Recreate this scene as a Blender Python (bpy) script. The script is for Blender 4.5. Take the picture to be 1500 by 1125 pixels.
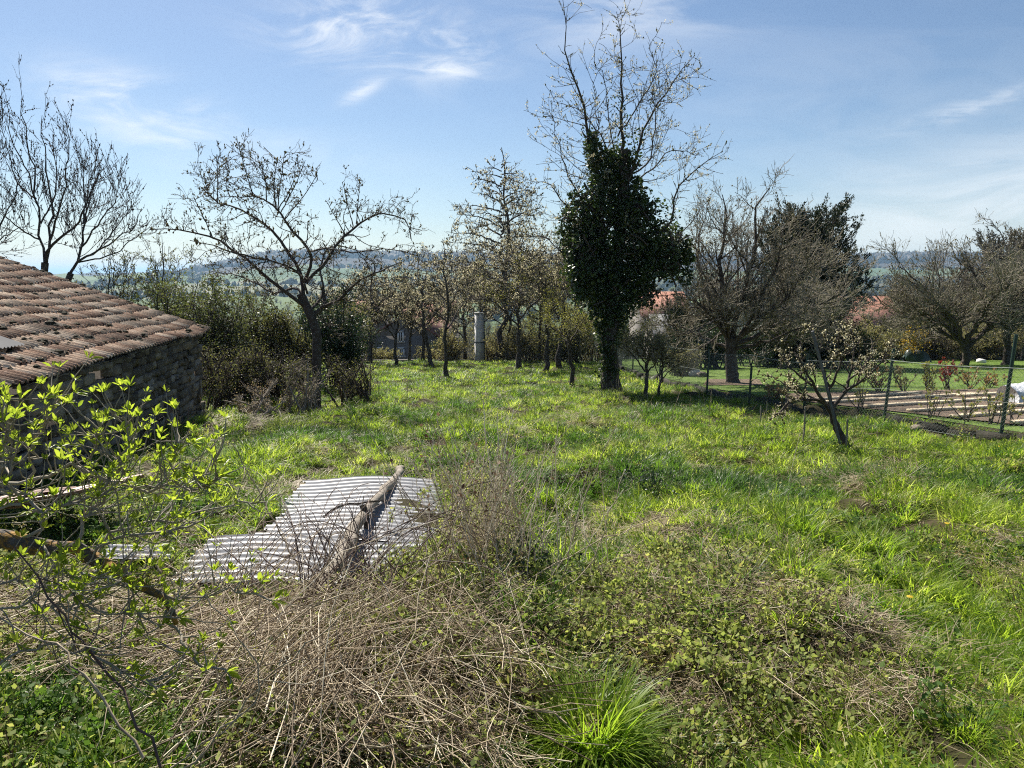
import bpy, math, random
import numpy as np
R = math.radians
for o in list(bpy.data.objects): bpy.data.objects.remove(o)
SC = bpy.context.scene
COL = SC.collection
# ------------------------------------------------------------------ camera, sky, sun, exposure
F = 1080.0                      # focal length in pixels of the 1500 px wide photograph
PITCH = math.atan((562.5-400)/F)
EYE = np.array([0.0, 0.0, 1.7])
cd = bpy.data.cameras.new('camera'); cam = bpy.data.objects.new('camera', cd); COL.objects.link(cam)
cd.sensor_width = 36; cd.lens = 36*F/1500; cd.clip_start = 0.05; cd.clip_end = 30000
cam.location = EYE; cam.rotation_euler = (R(90)-PITCH, 0, 0)
SC.camera = cam
SUN_EL, SUN_AZ = 46.0, -29.0     # azimuth measured from +Y towards +X
sl = bpy.data.lights.new('sun', 'SUN'); sun = bpy.data.objects.new('sun', sl); COL.objects.link(sun)
sl.energy = 5.0; sl.angle = R(0.5); sl.color = (1, 0.94, 0.84)
sun.rotation_euler = (R(90-SUN_EL), 0, R(180-SUN_AZ))
SC.view_settings.view_transform = 'Standard'; SC.view_settings.look = 'None'
SC.render.engine = 'CYCLES'; SC.cycles.filter_width = 1.1; SC.cycles.use_denoising = False; SC.cycles.sample_clamp_indirect = 1.2; SC.cycles.caustics_reflective = False; SC.cycles.caustics_refractive = False; SC.cycles.blur_glossy = 1.0
SC.view_settings.exposure = 0.95; SC.view_settings.gamma = 1

def ray(px, py):
    x, y, z = (px-750)/F, 1.0, (562.5-py)/F
    c, s = math.cos(PITCH), math.sin(PITCH)
    return np.array([x, y*c+z*s, -y*s+z*c])
def P(px, py, d, dy=0.0):
    """world point seen at photo pixel at horizontal distance d; dy moves it off in depth, keeping its size"""
    r = ray(px, py); p = EYE + r/r[1]*d; p[1] += dy
    return p

w = bpy.data.worlds.new('World'); SC.world = w; w.use_nodes = True
nt = w.node_tree; nt.nodes.clear()
def N(t, typ, **k):
    n = t.nodes.new(typ)
    for a, b in k.items():
        if hasattr(n, a): setattr(n, a, b)
    return n
def math_node(t, op, a, b=None, c=None):
    n = t.nodes.new('ShaderNodeMath'); n.operation = op
    for i, v in enumerate((a, b, c)):
        if v is None: continue
        if isinstance(v, (int, float)): n.inputs[i].default_value = v
        else: t.links.new(v, n.inputs[i])
    return n.outputs[0]
out = N(nt, 'ShaderNodeOutputWorld'); bg = N(nt, 'ShaderNodeBackground')
sky = N(nt, 'ShaderNodeTexSky'); sky.sky_type = 'NISHITA'; sky.sun_disc = False
sky.sun_elevation = R(SUN_EL); sky.sun_rotation = R(SUN_AZ)
sky.air_density = 1.0; sky.dust_density = 0.45; sky.ozone_density = 3.4; sky.altitude = 250
bg.inputs['Strength'].default_value = 0.054
tc = N(nt, 'ShaderNodeTexCoord'); sx = N(nt, 'ShaderNodeSeparateXYZ'); nt.links.new(tc.outputs['Generated'], sx.inputs[0])
ymx = math_node(nt, 'MAXIMUM', sx.outputs[1], 0.05)
U = math_node(nt, 'DIVIDE', sx.outputs[0], ymx); V = math_node(nt, 'DIVIDE', sx.outputs[2], ymx)
cmb = N(nt, 'ShaderNodeCombineXYZ'); nt.links.new(U, cmb.inputs[0]); nt.links.new(V, cmb.inputs[1])
def streak(scale, rot, stretch, detail=6, rough=.6, dist=1.2):
    m = N(nt, 'ShaderNodeMapping'); m.inputs['Rotation'].default_value = (0, 0, rot); m.inputs['Scale'].default_value = (scale, scale*stretch, 1)
    nt.links.new(cmb.outputs[0], m.inputs['Vector'])
    n = N(nt, 'ShaderNodeTexNoise'); n.inputs['Scale'].default_value = 1; n.inputs['Detail'].default_value = detail
    n.inputs['Roughness'].default_value = rough; n.inputs['Distortion'].default_value = dist
    nt.links.new(m.outputs[0], n.inputs['Vector']); return n.outputs['Fac']
def cloud(px, py, wpx, hpx, tilt, amp, noise, lo, hi):
    r = ray(px, py); u0, v0 = r[0]/r[1], r[2]/r[1]; su, sv = wpx/F, hpx/F; ct, st = math.cos(R(tilt)), math.sin(R(tilt))
    du = math_node(nt, 'SUBTRACT', U, u0); dv = math_node(nt, 'SUBTRACT', V, v0)
    a = math_node(nt, 'MULTIPLY_ADD', du, ct/su, math_node(nt, 'MULTIPLY', dv, st/su))
    b = math_node(nt, 'MULTIPLY_ADD', dv, ct/sv, math_node(nt, 'MULTIPLY', du, -st/sv))
    q = math_node(nt, 'ADD', math_node(nt, 'MULTIPLY', a, a), math_node(nt, 'MULTIPLY', b, b))
    g = math_node(nt, 'EXPONENT', math_node(nt, 'MULTIPLY', q, -1.0))
    mr = N(nt, 'ShaderNodeMapRange'); mr.interpolation_type = 'SMOOTHSTEP'
    mr.inputs['From Min'].default_value = lo; mr.inputs['From Max'].default_value = hi
    nt.links.new(noise, mr.inputs['Value'])
    return math_node(nt, 'MULTIPLY', math_node(nt, 'MULTIPLY', g, mr.outputs[0]), amp)
nA = streak(6, R(18), 3.0); nB = streak(3, R(-14), 4.0); nC = streak(14, R(25), 4, 8)
cl = [cloud(560, 50, 140, 48, -8, 1.0, nA, .38, .75), cloud(215, 165, 120, 38, -22, 1.0, nA, .36, .75),
      cloud(532, 133, 30, 9, 28, .6, nC, .2, .6), cloud(660, 100, 45, 14, -4, .6, nC, .3, .7),
      cloud(1420, 300, 280, 75, 13, .62, nB, .2, .6), cloud(1430, 155, 130, 12, 17, .30, nC, .3, .7),
      cloud(930, 20, 170, 45, 4, .45, nB, .35, .7), cloud(430, 225, 300, 35, -8, .22, nB, .35, .75),
      cloud(1240, 90, 400, 60, 12, .08, nB, .35, .7), cloud(1300, 200, 420, 110, 8, .08, nA, .3, .7)]
tot = cl[0]
for c_ in cl[1:]: tot = math_node(nt, 'ADD', tot, c_)
tot = math_node(nt, 'MINIMUM', tot, 0.9)
mx = N(nt, 'ShaderNodeMix'); mx.data_type = 'RGBA'
nt.links.new(tot, mx.inputs['Factor']); nt.links.new(sky.outputs[0], mx.inputs['A']); mx.inputs['B'].default_value = (10.5, 10.7, 10.9, 1)
nt.links.new(mx.outputs['Result'], bg.inputs['Color']); nt.links.new(bg.outputs[0], out.inputs[0])

# ------------------------------------------------------------------ terrain
FENCE = [(8.1, 8.6), (7.42, 11.2), (6.9, 13.7), (6.15, 15.4), (5.7, 17.7), (5.2, 19.6), (4.85, 24.0), (4.7, 29.0), (4.9, 36.0)]
fy = np.array([p[1] for p in FENCE]); fx = np.array([p[0] for p in FENCE])
def fence_x(y): return np.interp(y, np.r_[-50, 0, fy, 60], np.r_[30, 11.5, fx, 6.0])
def sstep(a, b, x):
    t = np.clip((x-a)/(b-a), 0, 1); return t*t*(3-2*t)
rs0 = np.random.RandomState(5)
_wv = [(rs0.uniform(-1, 1)*k, rs0.uniform(-1, 1)*k, rs0.uniform(0, 6.28), a) for k, a in ((.35, .07), (.5, .06), (.9, .045), (1.4, .035), (2.2, .025), (3.1, .018), (4.6, .012), (6, .01))]
_fw = [(rs0.uniform(-1, 1)*k, rs0.uniform(-1, 1)*k, rs0.uniform(0, 6.28), a) for k, a in ((.004, 9), (.006, 7), (.011, 4), (.02, 2))]
RX = np.array([-2500, 60, 200, 285, 330, 400, 450, 620, 860, 1000, 1260, 1340, 1500, 2300, 4500]); RY = np.array([409, 409, 407, 397, 384, 373, 369, 372, 376, 377, 375, 372, 376, 385, 395])
def gz(x, y):
    x = np.asarray(x, float); y = np.asarray(y, float)
    z = -0.08*np.clip(y, -20, 42)
    d = np.hypot(x, y)
    # beyond the crest the land falls into the valley, then climbs to a wooded ridge
    prof = np.interp(y, [42, 60, 100, 200, 500, 900, 1500, 1950, 2300, 2650, 3000, 3600, 12000], [0, -3.2, -11, -20, -32, -30, -18, -1, 0, 0, 0, 0, 0])
    rid = np.interp(750+F*x/np.maximum(y, 1), RX, RY)
    rh = (400-rid)/F*2650-16
    up = sstep(1800, 2600, y)*(1-sstep(2750, 3600, y))*rh + sstep(3600, 5000, y)*(-14)
    z = z + prof + up
    m = np.zeros_like(z)
    for a, b, c, s in _wv: m += s*np.sin(a*6*x+b*6*y+c)
    garden = sstep(-.05, .1, x-fence_x(y))*(y > -5)*(1-sstep(40, 46, y))
    z = z + m*(1-sstep(40, 60, d))*(1-garden)*.8 + garden*(0.20)
    f = np.zeros_like(z)
    for a, b, c, s in _fw: f += s*np.sin(a*6*x+b*6*y+c)
    z = z + f*sstep(300, 900, d)*.5
    # mound of bramble and straw, low bank on the left under the elder
    z = z + .16*np.exp(-((x-1.15)/.85)**2-((y-3.9)/.75)**2) + .05*np.exp(-((x+.1)/.6)**2-((y-3.2)/.6)**2)
    return z
def ground_at(px, py, lift=0):
    r = ray(px, py); r = r/r[1]
    ts = np.concatenate([np.arange(1, 60, .02), np.arange(60, 400, .5)])
    pz = EYE[2]+r[2]*ts; g = gz(r[0]*ts, ts)+lift
    i = np.argmax(pz < g)
    t = min(ts[i], 44.0)
    return np.array([r[0]*t, t, float(gz(r[0]*t, t))])
def proj(x, y, z):
    c, s = math.cos(PITCH), math.sin(PITCH)
    zz = z-EYE[2]; dep = np.maximum(y*c-zz*s, .05); up = y*s+zz*c
    return 750+F*x/dep, 562.5-F*up/dep

# ------------------------------------------------------------------ mesh helpers
class Acc:
    def __init__(s): s.v = []; s.q = []; s.t = []; s.n = 0; s.mi = []; s.ti = []
    def add(s, v, q=None, t=None, mi=0):
        v = np.asarray(v, float).reshape(-1, 3)
        if q is not None and len(q): s.q.append(np.asarray(q)+s.n); s.mi.append(np.full(len(q), mi))
        if t is not None and len(t): s.t.append(np.asarray(t)+s.n); s.ti.append(np.full(len(t), mi))
        s.v.append(v); s.n += len(v)
    def build(s, name, mats, parent=None, origin=None, smooth=False):
        V_ = np.concatenate(s.v) if s.v else np.zeros((0, 3))
        if origin is not None: V_ = V_-np.asarray(origin)
        Q = np.concatenate(s.q) if s.q else np.zeros((0, 4), int); T = np.concatenate(s.t) if s.t else np.zeros((0, 3), int)
        me = bpy.data.meshes.new(name)
        nf = len(Q)+len(T); nl = len(Q)*4+len(T)*3
        me.vertices.add(len(V_)); me.vertices.foreach_set('co', V_.astype(np.float32).ravel())
        me.loops.add(nl); me.loops.foreach_set('vertex_index', np.concatenate([Q.ravel(), T.ravel()]).astype(np.int32))
        me.polygons.add(nf)
        st = np.concatenate([np.arange(len(Q))*4, len(Q)*4+np.arange(len(T))*3]).astype(np.int32)
        me.polygons.foreach_set('loop_start', st)
        mi = np.concatenate((s.mi if s.mi else [])+(s.ti if s.ti else []) or [np.zeros(0)]).astype(np.int32)
        me.polygons.foreach_set('material_index', mi)
        if smooth: me.polygons.foreach_set('use_smooth', np.ones(nf, bool))
        for m in (mats if isinstance(mats, (list, tuple)) else [mats]): me.materials.append(m)
        me.update(calc_edges=True); me.validate()
        o = bpy.data.objects.new(name, me)
        COL.objects.link(o)
        if parent is not None: o.parent = parent
        elif origin is not None: o.location = origin
        return o
def tag(o, label=None, cat=None, group=None, kind=None):
    if label: o['label'] = label
    if cat: o['category'] = cat
    if group: o['group'] = group
    if kind: o['kind'] = kind
    return o
def thing(name, loc, label, cat, group=None):
    o = bpy.data.objects.new(name, None); COL.objects.link(o); o.location = loc; o.empty_display_size = .3
    return tag(o, label, cat, group)
def norm(a): return a/np.maximum(np.linalg.norm(a, axis=-1, keepdims=True), 1e-9)
def tubes(acc, Pt, Rd, sides=4, mi=0, cap=False):
    Pt = np.asarray(Pt, float); Rd = np.asarray(Rd, float)
    if Pt.ndim == 2: Pt = Pt[None]; Rd = Rd[None]
    if len(Pt) == 0: return
    n, K = Rd.shape
    T = norm(np.gradient(Pt, axis=1))
    mean = norm(Pt[:, -1]-Pt[:, 0]); ref = np.zeros((n, 3)); ref[np.arange(n), np.argmin(np.abs(mean), axis=1)] = 1
    n1 = norm(np.cross(T, ref[:, None, :])); n2 = np.cross(T, n1)
    an = np.arange(sides)*2*math.pi/sides
    V_ = Pt[:, :, None, :]+Rd[:, :, None, None]*(np.cos(an)[None, None, :, None]*n1[:, :, None, :]+np.sin(an)[None, None, :, None]*n2[:, :, None, :])
    i = np.arange(n)[:, None, None]*K*sides; k = np.arange(K-1)[None, :, None]*sides; s_ = np.arange(sides)[None, None, :]; s2 = (s_+1) % sides
    q = np.stack([i+k+s_, i+k+s2, i+k+sides+s2, i+k+sides+s_], -1).reshape(-1, 4)
    acc.add(V_.reshape(-1, 3), q, mi=mi)
    if cap:
        for e in (0, K-1):
            c = Pt[:, e]; nb = acc.n
            ring = V_[:, e].reshape(-1, 3)
            vv = np.concatenate([ring, c]); a = np.arange(n)[:, None]*sides; b = np.arange(sides)[None]
            tt = np.stack([a+b, a+(b+1) % sides, np.broadcast_to(n*sides+np.arange(n)[:, None], (n, sides))], -1).reshape(-1, 3)
            if e == 0: tt = tt[:, ::-1]
            acc.add(vv, t=tt, mi=mi)
def resample(pts, K, wob=0, rng=None):
    pts = np.asarray(pts, float); s = np.r_[0, np.cumsum(np.linalg.norm(np.diff(pts, axis=0), axis=1))]
    t = np.linspace(0, s[-1], K)
    # smooth with Catmull-Rom like interpolation
    m = np.gradient(pts, s, axis=0) if len(pts) > 2 else np.repeat((pts[1:2]-pts[:1])/s[-1], 2, 0)
    i = np.clip(np.searchsorted(s, t, 'right')-1, 0, len(pts)-2); h = s[i+1]-s[i]; u = ((t-s[i])/h)[:, None]; h = h[:, None]
    o = (2*u**3-3*u**2+1)*pts[i]+(u**3-2*u**2+u)*h*m[i]+(-2*u**3+3*u**2)*pts[i+1]+(u**3-u**2)*h*m[i+1]
    if wob:
        nz = rng.normal(0, wob, (K, 3)); nz[0] = 0; nz = np.cumsum(nz, 0)*.5+nz; nz -= np.linspace(0, 1, K)[:, None]*nz[-1]
        o = o+nz
    return o
def sprout(rng, PP, RR, n, length, ang, up=0.0, wig=.15, K=6, t0=.15, t1=1.0, rmul=.5, rmin=.004, taper_len=.5, rmax=9, down=None):
    """n child branches from the parent polylines PP (m,K0,3)"""
    m, K0 = RR.shape
    L = np.linalg.norm(np.diff(PP, axis=1), axis=2).sum(1)
    idx = rng.choice(m, n, p=L/L.sum()); t = rng.uniform(t0, t1, n)
    f = t*(K0-1); i = np.minimum(f.astype(int), K0-2); u = (f-i)[:, None]
    A = PP[idx, i]; B = PP[idx, i+1]; base = A*(1-u)+B*u; tan = norm(B-A)
    pr = RR[idx, i]*(1-u[:, 0])+RR[idx, i+1]*u[:, 0]
    rnd = rng.normal(0, 1, (n, 3)); rnd[:, 2] += up*.8
    perp = norm(rnd-(rnd*tan).sum(1, keepdims=True)*tan)
    a = np.radians(rng.uniform(ang[0], ang[1], n))[:, None]
    d = norm(np.cos(a)*tan+np.sin(a)*perp)
    ln = rng.uniform(length[0], length[1], n)*(1-taper_len*t)
    pts = [base]; p = base
    for k in range(K-1):
        d = d+rng.normal(0, wig, (n, 3)); d[:, 2] += up*.25
        d = norm(d); p = p+d*(ln/(K-1))[:, None]; pts.append(p)
    Q = np.stack(pts, 1)
    r0 = np.clip(pr*rmul, rmin, rmax); rr = r0[:, None]*np.linspace(1, .45, K)[None]
    rr = np.maximum(rr, rmin*.7)
    return Q, rr
def leaves(acc, rng, C, size, aspect=.5, up=None, mi=0, dirs=None, spread=1.0, fold=.15):
    n = len(C)
    if n == 0: return
    d = rng.normal(0, 1, (n, 3))
    if dirs is not None: d = norm(dirs)+d*spread*.6
    d = norm(d); q = rng.normal(0, 1, (n, 3))
    if up is not None: q = q*.6+np.array([0, 0, up])
    s = norm(np.cross(d, q)); nn = np.cross(d, s)
    L = rng.uniform(size[0], size[1], n)[:, None]; W = L*aspect*.5
    a = C; m = C+d*L*.45; 
    v = np.stack([a, m+s*W+nn*W*fold, C+d*L, m-s*W+nn*W*fold], 1).reshape(-1, 3)
    acc.add(v, np.arange(n*4).reshape(n, 4), mi=mi)
def buds(acc, rng, C, r, mi=0, el=1.6):
    n = len(C)
    if n == 0: return
    o = np.array([[1, 0, 0], [-.5, .87, 0], [-.5, -.87, 0], [0, 0, el], [0, 0, -el]])
    rr = rng.uniform(r[0], r[1], n)[:, None, None]
    ax = rng.normal(0, .35, (n, 5, 3))
    v = C[:, None, :]+rr*(o[None]+ax)
    t = np.array([[0, 1, 3], [1, 2, 3], [2, 0, 3], [1, 0, 4], [2, 1, 4], [0, 2, 4]])
    acc.add(v.reshape(-1, 3), t=(np.arange(n)[:, None, None]*5+t[None]).reshape(-1, 3), mi=mi)
def along(rng, PP, n, t0=.2, t1=1.0, jit=0.0):
    m, K0, _ = PP.shape; idx = rng.randint(0, m, n); f = rng.uniform(t0, t1, n)*(K0-1); i = np.minimum(f.astype(int), K0-2); u = (f-i)[:, None]
    A, B = PP[idx, i], PP[idx, i+1]
    return A*(1-u)+B*u+rng.normal(0, 1, (n, 3))*jit, norm(B-A)
BOXQ = np.array([[0, 3, 2, 1], [4, 5, 6, 7], [0, 1, 5, 4], [1, 2, 6, 5], [2, 3, 7, 6], [3, 0, 4, 7]])
def box(acc, c, h, ax=None, mi=0, jit=0, rng=None):
    s = np.array([[-1, -1, -1], [1, -1, -1], [1, 1, -1], [-1, 1, -1], [-1, -1, 1], [1, -1, 1], [1, 1, 1], [-1, 1, 1]], float)*np.asarray(h)
    if jit: s = s+rng.normal(0, jit, s.shape)
    if ax is not None: s = s@np.asarray(ax)
    acc.add(s+np.asarray(c), BOXQ, mi=mi)
def frame_z(deg):
    c, s = math.cos(R(deg)), math.sin(R(deg)); return np.array([[c, s, 0], [-s, c, 0], [0, 0, 1.]])

# ------------------------------------------------------------------ materials
def ramp(t, src, stops):
    r = t.nodes.new('ShaderNodeValToRGB'); e = r.color_ramp.elements
    while len(e) < len(stops): e.new(.5)
    for i, (p, c) in enumerate(stops): e[i].position = p; e[i].color = (*c, 1)
    t.links.new(src, r.inputs[0]); return r.outputs[0]
def noise(t, scale, detail=4, rough=.55, vec=None, dist=0):
    n = t.nodes.new('ShaderNodeTexNoise'); n.inputs['Scale'].default_value = scale; n.inputs['Detail'].default_value = detail; n.inputs['Roughness'].default_value = rough; n.inputs['Distortion'].default_value = dist
    if vec is not None: t.links.new(vec, n.inputs['Vector'])
    return n.outputs['Fac']
def mixc(t, f, a, b, mode='MIX'):
    m = t.nodes.new('ShaderNodeMix'); m.data_type = 'RGBA'; m.blend_type = mode
    for s, v in (('Factor', f), ('A', a), ('B', b)):
        k = m.inputs[s] if s == 'Factor' else [i for i in m.inputs if i.name == s and i.type == 'RGBA'][0]
        if isinstance(v, (int, float)): k.default_value = v
        elif isinstance(v, tuple): k.default_value = (*v, 1)
        else: t.links.new(v, k)
    return [o for o in m.outputs if o.type == 'RGBA'][0]
def newmat(name):
    m = bpy.data.materials.new(name); m.use_nodes = True; t = m.node_tree; t.nodes.clear()
    o = t.nodes.new('ShaderNodeOutputMaterial'); g = t.nodes.new('ShaderNodeNewGeometry'); return m, t, o, g
def solid(name, stops, scale=6, rough=.85, bump=.3, bscale=None, detail=6, spec=.25, metal=0, bdist=.01, island=0):
    m, t, o, g = newmat(name); p = t.nodes.new('ShaderNodeBsdfPrincipled')
    f = noise(t, scale, detail, .6, g.outputs['Position'])
    if island: f = mixv(t, island, f, g.outputs['Random Per Island'])
    n = len(stops); c = ramp(t, f, [(.25+.5*i/max(n-1, 1), s) for i, s in enumerate(stops)])
    t.links.new(c, p.inputs['Base Color']); p.inputs['Roughness'].default_value = rough; p.inputs['Metallic'].default_value = metal
    p.inputs['Specular IOR Level'].default_value = spec
    if bump:
        b = t.nodes.new('ShaderNodeBump'); b.inputs['Strength'].default_value = bump; b.inputs['Distance'].default_value = bdist
        t.links.new(noise(t, bscale or scale*4, 6, .6, g.outputs['Position']), b.inputs['Height']); t.links.new(b.outputs[0], p.inputs['Normal'])
    t.links.new(p.outputs[0], o.inputs[0]); return m
def mixv(t, f, a, b):
    m = t.nodes.new('ShaderNodeMix'); m.data_type = 'FLOAT'; m.inputs[0].default_value = f
    t.links.new(a, m.inputs[2]); t.links.new(b, m.inputs[3]); return m.outputs[0]
def foliage(name, cols, trans=.4, tcol=None, scale=1.5, rough=.5, spec=.4, inst=False, tmul=1.6):
    """leaf or blade: reflects, and lets light through; each island (leaf) and each instance has its own tint"""
    m, t, o, g = newmat(name); p = t.nodes.new('ShaderNodeBsdfPrincipled')
    f = mixv(t, .45, noise(t, scale, 3, .6, g.outputs['Position']), g.outputs['Random Per Island'])
    if inst:
        oi = t.nodes.new('ShaderNodeObjectInfo'); f = mixv(t, .35, f, oi.outputs['Random'])
    n = len(cols); c = ramp(t, f, [(.2+.6*i/max(n-1, 1), s) for i, s in enumerate(cols)])
    t.links.new(c, p.inputs['Base Color']); p.inputs['Roughness'].default_value = rough; p.inputs['Specular IOR Level'].default_value = spec
    if trans:
        tr = t.nodes.new('ShaderNodeBsdfTranslucent'); k = tcol or (tmul, tmul*1.02, tmul*.72)
        t.links.new(mixc(t, 1.0, c, k, 'MULTIPLY'), tr.inputs['Color'])
        mx_ = t.nodes.new('ShaderNodeMixShader'); mx_.inputs[0].default_value = trans
        t.links.new(p.outputs[0], mx_.inputs[1]); t.links.new(tr.outputs[0], mx_.inputs[2]); t.links.new(mx_.outputs[0], o.inputs[0])
    else: t.links.new(p.outputs[0], o.inputs[0])
    return m
M = {}
M['grass'] = foliage('grass', [(.07, .125, .012), (.135, .205, .018), (.225, .285, .032), (.42, .42, .15)], .52, inst=True, scale=.9, rough=.45, spec=.25, tmul=2.6)
M['grassdark'] = foliage('grass_deep', [(.03, .07, .012), (.06, .125, .016), (.11, .19, .028)], .5, inst=True, scale=1.2, rough=.42, spec=.32, tmul=2.2)
M['lawn'] = foliage('lawn_blades', [(.08, .16, .02), (.13, .21, .03), (.18, .26, .05)], .5, inst=True, scale=.5, rough=.55, spec=.2, tmul=2.5)
M['straw'] = foliage('straw', [(.16, .12, .07), (.34, .275, .17), (.56, .48, .33)], .3, (1.1, 1.0, .8), inst=True, scale=4, rough=.6)
M['stalk'] = foliage('dead_stalk', [(.06, .04, .025), (.23, .165, .10), (.54, .435, .285), (.90, .82, .64)], .1, (1.0, .95, .85), scale=14, rough=.65)
M['cane'] = foliage('bramble_cane', [(.045, .026, .02), (.10, .055, .04), (.16, .11, .08)], .0, scale=5, rough=.5)
M['stalkpale'] = foliage('pale_stalk', [(.22, .17, .11), (.50, .42, .30), (.72, .65, .50), (.84, .78, .65)], .12, (1, .95, .85), scale=14, rough=.65)
M['litter'] = foliage('leaf_litter', [(.05, .03, .02), (.14, .08, .05), (.28, .20, .13), (.42, .36, .28)], .15, (1.2, 1, .8), scale=9, rough=.7, spec=.2)
M['weed'] = foliage('weed_leaf', [(.04, .085, .018), (.08, .15, .025), (.15, .22, .04)], .45, inst=True, scale=3, rough=.65, spec=.25)
M['bramble'] = foliage('bramble_leaf', [(.08, .115, .03), (.20, .245, .065), (.38, .41, .13), (.24, .15, .08)], .45, inst=True, scale=3, rough=.7, spec=.2)
M['elder'] = foliage('elder_leaf', [(.13, .18, .02), (.22, .28, .03), (.31, .36, .05)], .55, scale=5, rough=.4, tmul=1.9)
M['bark'] = solid('bark', [(.035, .028, .022), (.075, .06, .05), (.13, .115, .095)], 9, bump=.9, bscale=30, bdist=.03)
M['twig'] = solid('twig_bark', [(.05, .038, .032), (.09, .07, .058)], 12, bump=0)
M['twigpale'] = solid('pale_twig_bark', [(.19, .16, .125), (.36, .31, .25)], 5, bump=0)
M['twiggrey'] = solid('grey_twig_bark', [(.20, .175, .135), (.40, .355, .28)], 3, bump=0)
M['bud'] = foliage('bud', [(.12, .10, .05), (.21, .19, .09), (.30, .28, .15)], .4, scale=3, rough=.6, tmul=1.6)
M['blossom'] = foliage('blossom', [(.42, .40, .24), (.60, .56, .40), (.74, .70, .56)], .5, (1.2, 1.15, 1.0), scale=3, rough=.6)
M['budyellow'] = foliage('yellow_bud', [(.12, .12, .03), (.22, .22, .06), (.33, .30, .10)], .4, scale=3, rough=.6, tmul=1.4)
M['ivy'] = foliage('ivy_leaf', [(.016, .034, .010), (.038, .065, .017), (.10, .14, .035)], .25, scale=1.2, rough=.45, spec=.45)
M['thicket'] = foliage('thicket_leaf', [(.055, .06, .026), (.10, .105, .038), (.18, .175, .06)], .45, scale=1.2, rough=.5, tmul=1.5)
M['hedge'] = foliage('shrub_leaf', [(.042, .055, .022), (.08, .095, .034), (.15, .165, .06)], .4, scale=.8, rough=.5)
M['dark'] = foliage('dark_leaf', [(.012, .03, .012), (.025, .05, .02), (.045, .075, .03)], .2, scale=1.5, rough=.45)
M['conifer'] = foliage('conifer_needle', [(.012, .022, .010), (.026, .036, .016), (.05, .055, .026)], .12, scale=1.5, rough=.55)
M['conbrown'] = foliage('brown_green_needle', [(.03, .026, .014), (.055, .045, .022), (.085, .07, .035)], .15, scale=1.5, rough=.6)
M['red'] = foliage('red_leaf', [(.10, .02, .02), (.20, .04, .035), (.26, .09, .05)], .35, (1.5, .9, .8), scale=5)
M['pinkleaf'] = foliage('pink_green_leaf', [(.12, .12, .04), (.28, .18, .08), (.32, .13, .09)], .4, scale=5)
M['yellow'] = foliage('yellow_flower', [(.45, .30, .02), (.65, .45, .03), (.75, .55, .06)], .35, (1.2, 1.1, .6), scale=3)
M['stone'] = solid('rubble_stone', [(.09, .075, .058), (.19, .16, .125), (.32, .275, .22)], 7, bump=1.0, bscale=40, bdist=.02, island=.5)
M['fieldstone'] = solid('field_stone', [(.12, .10, .08), (.25, .22, .18), (.42, .38, .32)], 7, bump=1.0, bscale=40, bdist=.02, island=.5)
M['mortar'] = solid('dark_mortar', [(.05, .042, .034), (.09, .075, .06)], 9, bump=.6)
M['wood'] = solid('weathered_wood', [(.12, .10, .08), (.27, .235, .19), (.42, .37, .31)], 14, bump=.7, bscale=60)
M['board'] = solid('pale_board', [(.42, .34, .22), (.58, .48, .33), (.68, .58, .42)], 6, bump=.3)
M['soil'] = solid('garden_soil', [(.12, .08, .055), (.21, .15, .105), (.31, .24, .17)], 12, bump=1, bscale=50, bdist=.05)
M['gpost'] = solid('green_post_paint', [(.012, .035, .027), (.02, .05, .038)], 20, rough=.45, bump=.1, spec=.5)
M['wire'] = solid('green_wire', [(.16, .19, .17), (.32, .35, .32)], 30, rough=.5, bump=0)
M['kerb'] = solid('dark_kerb', [(.018, .018, .013), (.035, .033, .024), (.06, .055, .04)], 8, bump=.8, bdist=.03)  # dark mottled tones over the whole kerb
M['path'] = solid('gravel_path', [(.18, .155, .13), (.32, .29, .25)], 30, bump=.8, bdist=.02)
M['moss'] = solid('roof_moss', [(.012, .011, .006), (.03, .026, .012), (.06, .055, .02)], 25, bump=1, bdist=.03)
M['render'] = solid('old_render', [(.13, .115, .10), (.20, .18, .16)], 1.2, bump=.2)
M['white'] = solid('white_render', [(.5, .48, .45), (.78, .76, .74), (.84, .82, .8)], 1.6, bump=.2)
M['paintwhite'] = solid('white_paint', [(.6, .6, .58), (.75, .75, .73)], 5, bump=0)
M['glass'] = solid('window_glass', [(.02, .025, .03), (.04, .045, .05)], 2, rough=.1, spec=.8, bump=0)
M['farroof'] = solid('far_tile_roof', [(.10, .045, .035), (.20, .085, .062), (.28, .14, .10)], 1.1, bump=.5, bscale=5, bdist=.1)
M['farroof2'] = solid('orange_tile_roof', [(.20, .095, .065), (.32, .155, .11), (.40, .22, .16)], 1.1, bump=.5, bscale=5, bdist=.1)
M['slate'] = solid('grey_roof', [(.10, .10, .105), (.18, .18, .185)], 1.5, bump=.3)
M['cloth'] = solid('white_fleece', [(.55, .58, .62), (.8, .82, .85)], 5, rough=.5, bump=.5, bdist=.05)
M['tarp'] = solid('dark_green_sheet', [(.012, .03, .022), (.02, .05, .035)], 6, rough=.4, spec=.5)

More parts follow.
